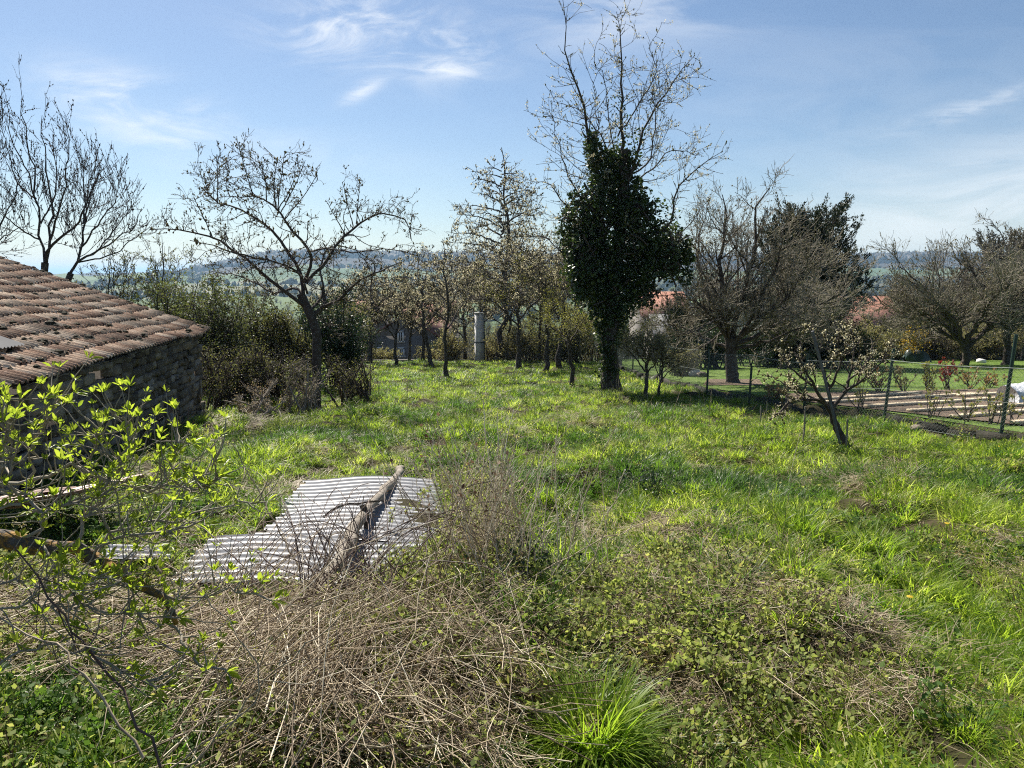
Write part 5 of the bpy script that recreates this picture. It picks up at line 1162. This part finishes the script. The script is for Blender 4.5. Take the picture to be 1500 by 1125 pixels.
def cover():
    rng = np.random.RandomState(77)
    x, y = field_points(rng, [(1.6, 5, 150), (5, 9, 105), (9, 15, 60), (15, 22, 34)])
    px, py = proj(x, y, gz(x, y))
    grassy = x < fence_x(y)-.18
    inS = inpoly(x, y, STALK); inSh = inpoly(x, y, SHEETS); inL = inpoly(x, y, LEFTB); inB = inpoly(x, y, BRAMB)
    ds = np.zeros(len(x))
    for cx, cy, rx, ry in STRAWP: ds = np.maximum(ds, np.exp(-((px-cx)/rx)**2-((py-cy)/ry)**2))
    nz = vnoise(x, y, .35, 1); nf = vnoise(x, y, 1.2, 2); dry = (ds+nf*.22+nz*.12) > .52
    u = rng.rand(len(x)); keep = grassy & ~inSh & ~barn_mask(x, y)
    pg = np.where(inS, .16, np.where(inB, .30, np.where(inL, .35, 1.0)))*np.where(dry, .5, 1.0)*np.where(nf < -.55, .75, 1.0)
    patchy = 1-.35*sstep(.1, .8, vnoise(x, y, .8, 7))*(y < 9); pg = pg*patchy
    k = keep & (u < pg*.82); n = k.sum()
    bright = (vnoise(x[k], y[k], .25, 5)+rng.normal(0, .3, n)) > .35
    idx = np.where(bright, rng.randint(4, 6, n), rng.randint(0, 4, n))
    sc = rng.uniform(.55, 1.05, n)*(1+.28*vnoise(x[k], y[k], .6, 6))*np.where(y[k] < 5, .9, 1.0)*np.where(inL[k], .8, 1)
    scatter('grass', grassL, np.c_[x[k], y[k], gz(x[k], y[k])], np.clip(sc, .35, 1.35), idx, rots(rng, n, .15))
    # straw: matted dead grass, thin everywhere and thick in patches
    u = rng.rand(len(x)); ps = np.where(dry, 1.0, .17+.16*(nf > .2))+np.where(inB, .6, 0)+np.where(inS, .12, 0)
    k = keep & (u < ps); n = k.sum(); scatter('dead_grass', strawL, np.c_[x[k], y[k], gz(x[k], y[k])], rng.uniform(.5, 1.15, n)*np.clip(.8+y[k]/20, 1, 1.6), rng.randint(0, 2, n), rots(rng, n, .1))
    # broad leaved weeds, bramble sprigs
    u = rng.rand(len(x)); wl = inpoly(px, py, [(-900, 1010), (280, 1010), (420, 1090), (430, 2200), (-900, 2200)])
    pw = .10+.18*(nz > .2)+np.where(inL, .35, 0)+np.where(wl, .85, 0)+np.where(inB, .5, 0)+np.where(inS, .6, 0)+.25*((px > 560) & (px < 800) & (py > 640) & (py < 720))*1.0
    k = keep & (u < pw); n = k.sum(); br = inB[k] | inS[k] | (rng.rand(n) < .25)
    scatter('ground_weeds', weedL, np.c_[x[k], y[k], gz(x[k], y[k])+.0], rng.uniform(.6, 1.25, n), np.where(br, rng.randint(2, 4, n), rng.randint(0, 2, n)), rots(rng, n, .25))
    # far field
    x, y = field_points(rng, [(20, 30, 26), (30, 47, 16)]); k = (x < fence_x(y)-.2) & ~barn_mask(x, y) & (rng.rand(len(x)) < .8+.2*vnoise(x, y, .3, 3)); n = k.sum(); x, y = x[k], y[k]
    scatter('far_grass', farL, np.c_[x, y, gz(x, y)], rng.uniform(.6, 1.25, n)*(1+.25*vnoise(x, y, .3, 4)), rng.randint(0, 3, n), rots(rng, n, .1))
    # lawn
    n0 = 52000; y = rng.uniform(8, 43, n0); x = rng.uniform(4, 34, n0); k = (x > fence_x(y)+.1) & (x < .82*y+2) & ~in_quad(x, y, BED); x, y = x[k], y[k]
    scatter('lawn_grass', lawnL, np.c_[x, y, gz(x, y)], rng.uniform(.7, 1.2, len(x)), rng.randint(0, 2, len(x)), rots(rng, len(x), .05))
cover()
# big single tussocks
def tussock(px, py, h, wpx, n, label, seed, mt='grass'):
    rng = np.random.RandomState(seed); g = ground_at(px, py); a = Acc(); d = g[1]; r = wpx*d/F
    blades(a, rng, n, r*.35, (h*.55, h*1.15), (.005, .010), (.4, 1.9), tilt=.45); blades(a, rng, n//2, r*.5, (h*.3, h*.7), (.004, .009), (.5, 2), tilt=.9)
    v = np.concatenate(a.v)+g; b = Acc(); b.v = [v]; b.q = a.q; b.t = a.t; b.mi = a.mi; b.ti = a.ti; b.n = a.n
    tag(b.build('grass_tussock', M[mt], origin=g), label, 'grass tussock', 'large grass tussocks')
for a_ in [(870, 1100, .40, 120, 650, 'largest dark green grass tussock at the bottom centre', 1), (1165, 850, .27, 65, 420, 'upright dark tussock behind the bramble mound', 2), (1275, 810, .32, 85, 480, 'broad arching tussock right of the bramble mound', 3),
           (775, 880, .30, 45, 240, 'tussock in the shade right of the dry stalk pile', 4), (1190, 1135, .28, 85, 300, 'tussock at the bottom edge below the bramble mound', 5), (1490, 960, .30, 80, 300, 'tall tussock at the lower right edge', 6), (1340, 870, .2, 70, 220, 'loose tussock between the straw patches on the right', 7),
           (1010, 735, .18, 55, 200, 'small tussock behind the dried grass in mid field', 8), (985, 690, .16, 50, 170, 'small pale tussock farther up the field', 9, 'grass'), (1420, 900, .22, 70, 240, 'tussock left of the tall right edge tussock', 10, 'grass'), (380, 690, .2, 60, 200, 'tussock beside the bank left of the corrugated sheets', 11)]:
    tussock(*a_)

# ------------------------------------------------------------------ dead stalks, canes, elder
def stalk_set(rng, n, poly_px, L, rad, hmax, tilt, az0=None, azs=9, K=4, curv=.12, dens=None):
    xs = [p[0] for p in poly_px]; ys = [p[1] for p in poly_px]; out = []
    C = np.zeros((0, 3))
    W = np.array([ground_at(x, min(y, 1200))[:2] for x, y in poly_px])
    while len(C) < n:
        x = rng.uniform(W[:, 0].min(), W[:, 0].max(), n*2); y = rng.uniform(W[:, 1].min(), W[:, 1].max(), n*2); k = inpoly(x, y, W); x, y = x[k], y[k]
        C = np.vstack([C, np.c_[x, y, gz(x, y)]])
    C = C[:n]; ln = rng.uniform(L[0], L[1], n); az = rng.normal(az0, azs, n) if az0 is not None else rng.uniform(0, 6.28, n)
    el = np.radians(rng.normal(tilt[0], tilt[1], n)); d = np.c_[np.cos(az)*np.cos(el), np.sin(az)*np.cos(el), np.sin(el)]
    C[:, 2] += rng.rand(n)**1.3*hmax+.01; K = 6; t = np.linspace(-.5, .5, K); bow = rng.normal(0, curv*1.5, (n, 3))*ln[:, None]
    PP = C[:, None]+d[:, None]*(ln[:, None]*t[None])[..., None]+bow[:, None]*(t**2*2-.25)[None, :, None]+np.cumsum(rng.normal(0, .028, (n, K, 3)), 1)*ln[:, None, None]
    g = gz(PP[..., 0], PP[..., 1]); PP[..., 2] = np.maximum(PP[..., 2], g+.004)
    R0 = rng.uniform(rad[0], rad[1], n)[:, None]*np.linspace(1, .55, K)[None]
    return PP, R0
def dead_stalks():
    rng = np.random.RandomState(55); a = Acc()
    main = [(-60, 900), (200, 905), (330, 905), (500, 925), (600, 890), (655, 810), (690, 750), (730, 810), (768, 940), (755, 1060), (715, 1190), (340, 1190), (260, 1030), (-60, 1000)]
    PP, RR = stalk_set(rng, 2500, main, (.10, .55), (.001, .0030), .16, (5, 22)); tubes(a, PP, RR, 3)
    PP, RR = stalk_set(rng, 850, [(400, 935), (600, 905), (740, 900), (780, 1060), (740, 1190), (420, 1190), (380, 1000)], (.25, .9), (.0013, .0032), .20, (4, 14), az0=2.45, azs=.5); tubes(a, PP, RR, 3)
    PP, RR = stalk_set(rng, 480, [(-60, 905), (330, 905), (480, 940), (420, 1080), (260, 1040), (-60, 1010)], (.3, 1.2), (.0013, .0033), .24, (5, 12), az0=.35, azs=.55); tubes(a, PP, RR, 3)
    PP, RR = stalk_set(rng, 380, [(280, 930), (500, 940), (560, 1100), (300, 1180)], (.5, 1.25), (.002, .004), .30, (18, 12), az0=1.0, azs=.7); tubes(a, PP, RR, 4)
    W = np.array([ground_at(x, min(y, 1200))[:2] for x, y in main]); x = rng.uniform(W[:, 0].min(), W[:, 0].max(), 9000); y = rng.uniform(W[:, 1].min(), W[:, 1].max(), 9000); k = inpoly(x, y, W); x, y = x[k], y[k]
    C = np.c_[x, y, gz(x, y)+rng.rand(len(x))**2*.12+.004]; li = Acc(); leaves(li, rng, C, (.012, .045), .5, up=1.2); tag(li.build('leaf_litter', M['litter']), kind='stuff')
    tag(a.build('dead_stalks', M['stalk']), kind='stuff')
    b = Acc()
    for poly, n in (([(800, 880), (1000, 830), (1240, 900), (1270, 1010), (1000, 1150), (800, 1080)], 2300), ([(1180, 880), (1300, 930), (1380, 1060), (1250, 1080)], 900), ([(830, 770), (1060, 760), (1080, 810), (850, 830)], 380), ([(1430, 780), (1540, 780), (1540, 850), (1430, 840)], 200), ([(1230, 690), (1340, 690), (1340, 720), (1230, 720)], 240), ([(330, 700), (430, 700), (420, 780), (330, 780)], 200), ([(480, 685), (640, 680), (650, 705), (440, 708)], 300)):
        PP, RR = stalk_set(rng, n, poly, (.08, .42), (.0009, .002), .10, (4, 14)); tubes(b, PP, RR, 3)
    tag(b.build('loose_straw', M['stalk']), kind='stuff')
dead_stalks()

def cane_bush(name, label, px, py, n, h, reach, seed, mats, rad=(.0028, .005), az=None, leafn=0, leafmat='bramble', upright=False, side=20, cat='bramble', group=None, ls=(.02, .04)):
    rng = np.random.RandomState(seed); g = ground_at(px, py); root = thing(name, g, label, cat, group)
    aa = rng.uniform(0, 6.28, n) if az is None else rng.normal(az[0], az[1], n)
    hd = np.c_[np.cos(aa), np.sin(aa), np.zeros(n)]; rc = rng.uniform(reach*.35, reach, n); hh = rng.uniform(h*.55, h, n); K = 12; t = np.linspace(0, 1, K)
    bs = .26 if upright and h > .7 else .16; base = g+np.c_[rng.normal(0, bs, n), rng.normal(0, bs*.9, n), np.full(n, -.03)]
    if upright: z = hh[:, None]*t[None]; out_ = rc[:, None]*t[None]**1.5
    else: z = hh[:, None]*(np.sin(t*math.pi*rng.uniform(.55, .95, n)[:, None])); out_ = rc[:, None]*t[None]
    PP = base[:, None]+hd[:, None]*out_[..., None]; PP[..., 2] += z; PP += np.cumsum(rng.normal(0, .006, PP.shape), 1)
    PP[..., 2] = np.maximum(PP[..., 2], gz(PP[..., 0], PP[..., 1])+.01)
    RR = rng.uniform(rad[0], rad[1], n)[:, None]*np.linspace(1, .45, K)[None]; a = Acc(); tubes(a, PP, RR, 5)
    Q, r = sprout(rng, PP, RR, n*side//10, (h*.10, h*.35), (20, 60), up=.3 if upright else .1, wig=.12, K=5, rmin=.0013, rmul=.55); tubes(a, Q, r, 3)
    a.build('canes', M[mats], root, g)
    if leafn: l = Acc(); C, D = along(rng, np.concatenate([Q]), leafn, .2, 1, .012); leaves(l, rng, C, ls, .65, dirs=D); l.build('leaves', M[leafmat], root, g)
CG = 'clumps of canes and dry stems round the sheets'
cane_bush('dry_stem_clump', 'tall clump of pale upright dead stems right of the wooden pole', 712, 835, 80, 1.15, .5, 301, 'stalkpale', (.003, .0055), upright=True, side=25, leafn=200, leafmat='litter', cat='dead plant', group=CG)
cane_bush('dry_stem_clump', 'brown twiggy dead plant behind the tall pale stems', 725, 765, 45, .85, .55, 302, 'stalkpale', (.002, .004), upright=True, side=20, leafn=350, leafmat='litter', cat='dead plant', group=CG, ls=(.012, .028))
cane_bush('dry_stem_clump', 'loose pale stems standing over the shaded tussock', 765, 850, 46, .85, .5, 314, 'stalkpale', (.0025, .0045), upright=True, side=20, cat='dead plant', group=CG)
cane_bush('bramble_clump', 'dark bramble canes arching over the near corrugated sheet', 455, 915, 40, .66, 1.7, 303, 'cane', (.0026, .0045), az=(1.45, .75), side=25, group=CG)
cane_bush('bramble_clump', 'thin brown canes leaning over the sheets from the stalk pile', 560, 910, 38, .6, 1.5, 304, 'cane', (.0024, .004), az=(2.1, .7), side=20, group=CG)
cane_bush('bramble_clump', 'arching pale canes at the left of the stalk pile', 330, 940, 34, .6, 1.3, 305, 'stalk', (.0025, .0042), az=(1.2, .9), side=16, group=CG)
cane_bush('bramble_clump', 'leafy low bramble at the right edge of the corrugated sheets', 668, 765, 30, .22, .45, 306, 'cane', (.0015, .0026), side=60, leafn=900, group=CG)
cane_bush('bramble_clump', 'small leafed bramble spilling over the mound at the lower right', 1060, 930, 60, .16, .85, 307, 'cane', (.0015, .0028), side=60, leafn=2500, group=CG)
cane_bush('bramble_clump', 'green bramble left part of the mound above the largest tussock', 930, 915, 44, .14, .6, 308, 'cane', (.0015, .0028), side=60, leafn=1700, group=CG)
cane_bush('bramble_clump', 'dark leafed bramble beside the tall pale stems', 760, 850, 34, .26, .45, 309, 'cane', (.0018, .003), side=50, leafn=700, leafmat='dark', group=CG)
cane_bush('bramble_clump', 'dark red brown leafed sprays in the field beyond the tall stems', 835, 720, 20, .35, .5, 310, 'cane', (.002, .003), side=40, leafn=260, leafmat='conbrown', group=CG)
cane_bush('bramble_clump', 'dark leafy sprays in the grass left of the mid field tussock', 960, 725, 18, .28, .4, 311, 'cane', (.002, .003), side=40, leafn=420, leafmat='dark', group=CG)
cane_bush('bramble_clump', 'tangled canes under the elder by the small metal scraps', 200, 905, 40, .42, 1.0, 312, 'stalk', (.0016, .003), az=(.6, 1.2), side=25, group=CG)
cane_bush('dry_stem_clump', 'thin brown stems standing at the foot of the outbuilding wall', 235, 660, 26, .75, .5, 313, 'cane', (.003, .005), upright=True, side=30, cat='dead plant', group=CG)
# single long stems
def long_stems():
    S = [([(340, 650), (400, 760), (440, 840)], 5.2, 'stalk', .006, 'long pale stem leaning over the bank left of the sheets'), ([(915, 690), (840, 850), (740, 920)], 4.3, 'stalk', .004, 'long pale stem leaning right above the stalk pile'), ([(1000, 740), (870, 800), (760, 860)], 4.8, 'stalk', .004, 'long pale stem lying toward the mid field straw'),
         ([(20, 800), (150, 990), (235, 1125)], 2.2, 'cane', .0045, 'long brown stem crossing down from the lichened branch'), ([(0, 905), (120, 985), (210, 1110)], 2.0, 'stalk', .004, 'long pale stem crossing the lower left corner'), ([(300, 870), (380, 1000), (250, 1125)], 2.4, 'stalk', .003, 'thin pale curved stem at the lower left'),
         ([(560, 920), (700, 1010), (830, 1060)], 3.0, 'stalk', .0028, 'thin pale stem lying across the stalk pile toward the tussock'), ([(640, 640), (690, 800), (730, 900)], 5.0, 'stalk', .004, 'pale stem standing before the tall dead clump'), ([(500, 900), (380, 1000), (270, 1125)], 2.5, 'stalk', .0042, 'straight pale stalk slanting to the lower left over the pile'), ([(540, 860), (440, 905), (350, 1010)], 2.9, 'stalk', .004, 'straight pale stalk beside the end of the wooden pole')]
    for k, (pp, d, mt, r_, lb) in enumerate(S):
        rng = np.random.RandomState(400+k); pts = []
        for i, (x, y) in enumerate(pp):
            p = P(x, y, d-.25*i*d/5); g = float(gz(p[0], p[1])); p[2] = max(p[2], g+.01); pts.append(p)
        pts = resample(pts, 14, .006, rng); a = Acc(); tubes(a, pts, np.linspace(r_*.6, r_, 14), 6); Q, r = sprout(rng, pts[None], np.full((1, 14), r_), 8, (.08, .3), (20, 50), K=5, rmin=.0013); tubes(a, Q, r, 3)
        tag(a.build('fallen_stalk', M[mt], origin=pts[-1]), lb, 'stem', 'single long dry stems')
long_stems()
def field_stalks():
    """thin dead flower stalks that stand in the open grass"""
    rng = np.random.RandomState(66); n = 230; y = rng.uniform(4.5, 24, n); x = rng.uniform(-.55, .55, n)*y; k = (x < fence_x(y)-.3) & ~barn_mask(x, y) & ~inpoly(x, y, SHEETS); x, y = x[k], y[k]; n = len(x)
    K = 5; t = np.linspace(0, 1, K); h = rng.uniform(.25, .8, n); lean = rng.normal(0, .22, (n, 2))
    PP = np.stack([x[:, None]+lean[:, :1]*h[:, None]*t[None]**1.4, y[:, None]+lean[:, 1:]*h[:, None]*t[None]**1.4, gz(x, y)[:, None]+h[:, None]*t[None]], -1)
    a = Acc(); RR = np.linspace(.0026, .0012, K)[None].repeat(n, 0)*np.clip(y/8, .7, 1.8)[:, None]; tubes(a, PP, RR, 4)
    Q, r = sprout(rng, PP, RR, n*3, (.05, .2), (20, 45), up=.4, K=4, rmin=.0012); tubes(a, Q, r, 3)
    tag(a.build('dead_flower_stalks', M['stalk']), kind='stuff')
field_stalks()
def dandelions():
    rng = np.random.RandomState(3); a = Acc()
    for k, (px, py, lb) in enumerate([(1385, 790, 'yellow dandelion left of the straw at the right edge'), (1462, 668, 'yellow dandelion below the tall green post'), (1330, 905, 'yellow dandelion in the lower right grass'), (655, 800, 'yellow dandelion at the sheet edge')]):
        g = ground_at(px, py); b = Acc(); c = g+np.array([0, 0, .13]); th = np.linspace(0, 6.283, 17)[:-1]; v = [c+np.array([0, 0, .008])]+[c+np.array([.02*math.cos(t_)*(1 if i % 2 else .8), .02*math.sin(t_)*(1 if i % 2 else .8), .004*(i % 2)]) for i, t_ in enumerate(th)]
        root = thing('dandelion', g, lb, 'flower', 'dandelions in the grass'); b.add(v, t=[[0, 1+i, 1+(i+1) % 16] for i in range(16)]); b.build('flower_head', M['yellow'], root, g)
        s = Acc(); tubes(s, np.stack([g-(0, 0, .02), g+(.004, 0, .06), c]), np.full(3, .002), 5); s.build('stem', M['weed'], root, g)
dandelions()

def elder():
    rng = np.random.RandomState(91); g = np.array([-2.35, 2.35, 0.]); g[2] = float(gz(g[0], g[1])); root = thing('elder_bush', g, 'elder bush with bright young leaves and an orange lichened branch in the left foreground', 'bush')
    m = Acc()
    p = [np.array([-2.35, 2.3, g[2]-.1]), np.array([-2.3, 2.4, .45]), P(-60, 782, 2.5), P(5, 785, 2.5), P(60, 800, 2.5), P(130, 812, 2.5), P(170, 838, 2.48), P(215, 865, 2.45), P(245, 888, 2.42), P(258, 915, 2.4)]
    main = resample(p, 40, .006, rng); rad = np.interp(np.linspace(0, 1, 40), [0, .5, .8, 1], [.050, .042, .024, .009])*(1+rng.normal(0, .05, 40)); tubes(m, main, rad, 12); br = m.build('branch', M['lichen'], root, g, smooth=True)
    T = Acc(); shoots = []
    def sh(pp, d0, d1, r0, r1):
        pts = resample([P(x, y, d0+(d1-d0)*i/(len(pp)-1)) for i, (x, y) in enumerate(pp)], 14, .010, rng); shoots.append(pts); tubes(T, pts, np.linspace(r0, r1, 14), 7)
    sh([(30, 790), (55, 770), (50, 735), (20, 720), (-20, 700)], 2.5, 2.6, 0.0072, .005); sh([(112, 803), (120, 770), (155, 730), (175, 700), (190, 640)], 2.5, 2.55, 0.0065, .004)
    sh([(-30, 730), (50, 705), (100, 698), (160, 712), (230, 720), (290, 722), (320, 700)], 2.75, 2.6, 0.0079, .004); sh([(125, 812), (170, 785), (220, 765), (270, 760), (330, 745), (390, 735)], 2.5, 2.9, 0.0058, .003)
    sh([(-40, 760), (20, 740), (70, 750), (120, 730), (160, 700)], 2.3, 2.4, 0.0065, .004); sh([(-40, 890), (60, 892), (170, 900), (260, 905)], 2.3, 2.35, 0.0043, .003); sh([(135, 815), (170, 790), (240, 790), (300, 770)], 2.5, 2.4, 0.0050, .003)
    sh([(215, 865), (270, 880), (330, 870), (400, 880)], 2.45, 2.6, 0.0043, .003); sh([(245, 890), (262, 930), (300, 960), (330, 985)], 2.42, 2.3, 0.0058, .003); sh([(180, 842), (190, 870), (195, 905)], 2.48, 2.45, 0.0043, .003)
    sh([(-20, 690), (10, 640), (25, 600), (30, 585)], 2.6, 2.6, 0.0065, .005); sh([(45, 700), (60, 650), (72, 600), (78, 580)], 2.7, 2.7, 0.0058, .004); sh([(130, 705), (140, 660), (148, 620)], 2.6, 2.6, 0.0050, .004); sh([(170, 712), (178, 670), (186, 625), (180, 610)], 2.65, 2.65, 0.0050, .004)
    sh([(290, 722), (302, 695), (312, 678)], 2.6, 2.6, 0.0036, .003); sh([(10, 720), (20, 670), (5, 620)], 2.5, 2.4, 0.0050, .004); sh([(60, 800), (80, 830), (130, 850), (180, 850)], 2.5, 2.3, 0.0043, .003); sh([(-50, 840), (40, 850), (110, 870)], 2.4, 2.3, 0.0050, .003)
    sh([(-40, 990), (60, 960), (150, 975), (230, 1010)], 2.2, 2.2, 0.0043, .003); sh([(220, 720), (260, 690), (280, 650)], 2.6, 2.7, 0.0036, .003)
    S = np.array(shoots); RS = np.full(S.shape[:2], .006)
    Q, r = sprout(rng, S, RS, 400, (.08, .30), (25, 70), up=.5, wig=.18, K=6, rmin=.002, rmul=.5, taper_len=.3); tubes(T, Q, r, 5)
    M2, rm = sprout(rng, main[None, 14:], np.full((1, 26), .012), 22, (.08, .30), (35, 75), up=.5, wig=.18, K=6, rmin=.0025, rmul=.4); tubes(T, M2, rm, 5)
    T.build('twigs', M['twiggrey'], root, g, smooth=True)
    # leaf rosettes: folded pointed leaflets in pairs round each shoot tip and node
    L = Acc(); tips = [s[-1] for s in shoots]+[q[-1] for q in Q]+[q[-1] for q in M2]; dirs = [s[-1]-s[-3] for s in shoots]+[q[-1]-q[-2] for q in Q]+[q[-1]-q[-2] for q in M2]; sz = [1.25]*len(shoots)+list(rng.uniform(.5, 1.05, len(Q)))+[.8]*len(M2)
    for s in shoots:
        for j in rng.choice(np.arange(2, 13), 5, replace=False): tips.append(s[j]); dirs.append((s[j]-s[j-1])+np.array([0, 0, .05])); sz.append(rng.uniform(.5, .95))
    for c, d_, k in zip(tips, dirs, sz):
        d_ = norm(d_+np.array([0, 0, .02])); n = rng.randint(5, 10)
        o1 = norm(np.cross(d_, rng.normal(0, 1, 3))); o2 = np.cross(d_, o1); a0 = rng.uniform(0, 6.28)
        for i in range(n):
            a = a0+i*2.4; q = rng.uniform(.25, 1.15); ld = norm(d_*math.cos(q)+(o1*math.cos(a)+o2*math.sin(a))*math.sin(q)+np.array([0, 0, .1])); ll = k*rng.uniform(.020, .050); w_ = ll*rng.uniform(.28, .38)
            s_ = norm(np.cross(ld, [0, 0, 1.]+rng.normal(0, .3, 3))); nn = np.cross(s_, ld); b = c+ld*.006; dr = -np.array([0, 0, 1.])*ll*.12
            mid = [b, b+ld*ll*.35+nn*(-.03*ll), b+ld*ll*.72+dr*.4-nn*.02*ll, b+ld*ll+dr]; fo = nn*ll*.09
            v = [mid[0], mid[1]-s_*w_*.5+fo, mid[2]-s_*w_*.38+fo, mid[3], mid[2]+s_*w_*.38+fo, mid[1]+s_*w_*.5+fo, mid[1], mid[2]]
            L.add(v, q=[[1, 2, 7, 6], [6, 7, 4, 5]], t=[[0, 1, 6], [0, 6, 5], [2, 3, 7], [7, 3, 4]])
    L.build('leaves', M['elder'], root, g)
elder()

# ------------------------------------------------------------------ wooded ridge and hedge lines far off
def blob(a, r, h=1.0):
    n, m = 7, 5; v = []
    for j in range(m):
        for i in range(n):
            ph = math.pi*j/(m-1)*.9; th = 6.283*i/n+r.uniform(-.2, .2); q = 1+r.normal(0, .16); v.append([math.sin(ph)*math.cos(th)*.5*q, math.sin(ph)*math.sin(th)*.5*q, h*(.5+.5*math.cos(ph))*q])
    a.add(v, [[j*n+i, (j+1)*n+i, (j+1)*n+(i+1) % n, j*n+(i+1) % n] for j in range(m-1) for i in range(n)])
M['farwood'] = solid('far_winter_wood', [(.05, .045, .04), (.09, .075, .065), (.12, .11, .08)], .02, bump=0)
M['fartree'] = solid('far_hedge_tree', [(.035, .05, .025), (.07, .08, .04), (.10, .085, .06)], .02, bump=0)
woodL = library('wood_crowns', [(lambda a, r: blob(a, r, 1.2), M['farwood'])]*3); hedgeL = library('hedge_crowns', [(lambda a, r: blob(a, r, 1.1), M['fartree'])]*3)
def far_woods():
    rng = np.random.RandomState(12); n = 26000; y = rng.uniform(2280, 2850, n); x = rng.uniform(-.75, .95, n)*y; k = (vnoise(x, y, .0012, 9)*110+y > 2330); x, y = x[k], y[k]; n = len(x)
    scatter('ridge_wood', woodL, np.c_[x, y, gz(x, y)-4], rng.uniform(11, 22, n), rng.randint(0, 3, n), np.c_[np.zeros(n), np.zeros(n), rng.uniform(0, 6.28, n)])
    X = []; Y = []
    for _ in range(46):
        y0 = rng.uniform(500, 2200); x0 = rng.uniform(-.8, .9)*y0; L_ = rng.uniform(80, 500); a = rng.normal(0, .35); k = int(L_/9); t = np.linspace(0, 1, k); X.append(x0+L_*t*math.cos(a)+rng.normal(0, 3, k)); Y.append(y0+L_*t*math.sin(a)+rng.normal(0, 3, k))
    for _ in range(16):
        y0 = rng.uniform(900, 2200); x0 = rng.uniform(-.7, .7)*y0; k = 45; X.append(x0+rng.normal(0, 35, k)); Y.append(y0+rng.normal(0, 35, k))
    x = np.concatenate(X); y = np.concatenate(Y); n = len(x)
    scatter('valley_hedges', hedgeL, np.c_[x, y, gz(x, y)-1], rng.uniform(6, 13, n), rng.randint(0, 3, n), np.c_[np.zeros(n), np.zeros(n), rng.uniform(0, 6.28, n)])
far_woods()
def copse(a, r):
    # a small leafless tree seen from afar: trunk, limbs and a loose cloud of twigs and budding leaf clusters, one unit high
    n = 26; base = np.zeros((n, 3))+r.normal(0, .01, (n, 3)); az = r.uniform(0, 6.28, n); q = np.sqrt(r.rand(n))*.42; tip = np.c_[np.cos(az)*q, np.sin(az)*q, r.uniform(.55, 1.0, n)]; t = np.linspace(0, 1, 5)[None, :, None]
    mid = np.c_[tip[:, :2]*.35, tip[:, 2]*.5]; PP = base[:, None]*(1-t)**2+2*mid[:, None]*t*(1-t)+tip[:, None]*t**2; RR = np.linspace(.010, .003, 5)[None].repeat(n, 0); tubes(a, PP, RR, 3, mi=1)
    Q, rr = sprout(r, PP, RR, 240, (.10, .26), (25, 65), up=.3, wig=.2, K=4, rmin=.0022, t0=.3); tubes(a, Q, rr, 3, mi=1)
    C, D = along(r, Q, 620, 0, 1, .018); leaves(a, r, C, (.014, .032), .7, mi=0)
copseL = lib2('village_trees', [(copse, [M['bud'], M['twig']]), (copse, [M['thicket'], M['twig']]), (copse, [M['bud'], M['twiggrey']]), (copse, [M['dark'], M['twig']])])
def village_trees():
    rng = np.random.RandomState(88); n = 1500; y = 112+800*rng.rand(n)**1.4; x = rng.uniform(-.75, .85, n)*y; z = gz(x, y)
    hit = np.zeros(n, bool)
    for px0, px1, d0, d1 in ((505, 664, 0, 112), (940, 1012, 0, 108), (1240, 1420, 0, 140)): hit |= (x/y*F+750 > px0) & (x/y*F+750 < px1) & (y < d1)
    x, y, z = x[~hit], y[~hit], z[~hit]; n = len(x)
    scatter('village_trees', copseL, np.c_[x, y, z-.2], rng.uniform(5, 10.5, n), rng.choice([0, 0, 1, 2, 2, 3], n), np.c_[np.zeros((n, 2)), rng.uniform(0, 6.28, n)])
village_trees()
# ------------------------------------------------------------------ the air: one closed box of thin even haze
def haze():
    a = Acc(); zmin, zmax = -53.4, 96.0
    box(a, (0, 3500, (zmin+zmax)/2), (14500, 18200, (zmax-zmin)/2)); o = a.build('haze', [])
    m = bpy.data.materials.new('haze'); m.use_nodes = True; t = m.node_tree; t.nodes.clear(); out_ = t.nodes.new('ShaderNodeOutputMaterial'); v = t.nodes.new('ShaderNodeVolumePrincipled')
    v.inputs['Color'].default_value = (.46, .72, 1.0, 1); v.inputs['Density'].default_value = .00014; v.inputs['Anisotropy'].default_value = .2
    t.links.new(v.outputs[0], out_.inputs['Volume']); o.data.materials.append(m); tag(o, kind='stuff')
haze()

for o_ in list(bpy.data.objects):
    if o_.parent is not None and o_.name.split('.')[0] in ('buds', 'spur_buds', 'twig_buds', 'blossom_buds', 'blossoms', 'young_leaves', 'leaves', 'twigs', 'needles'): o_['kind'] = 'stuff'
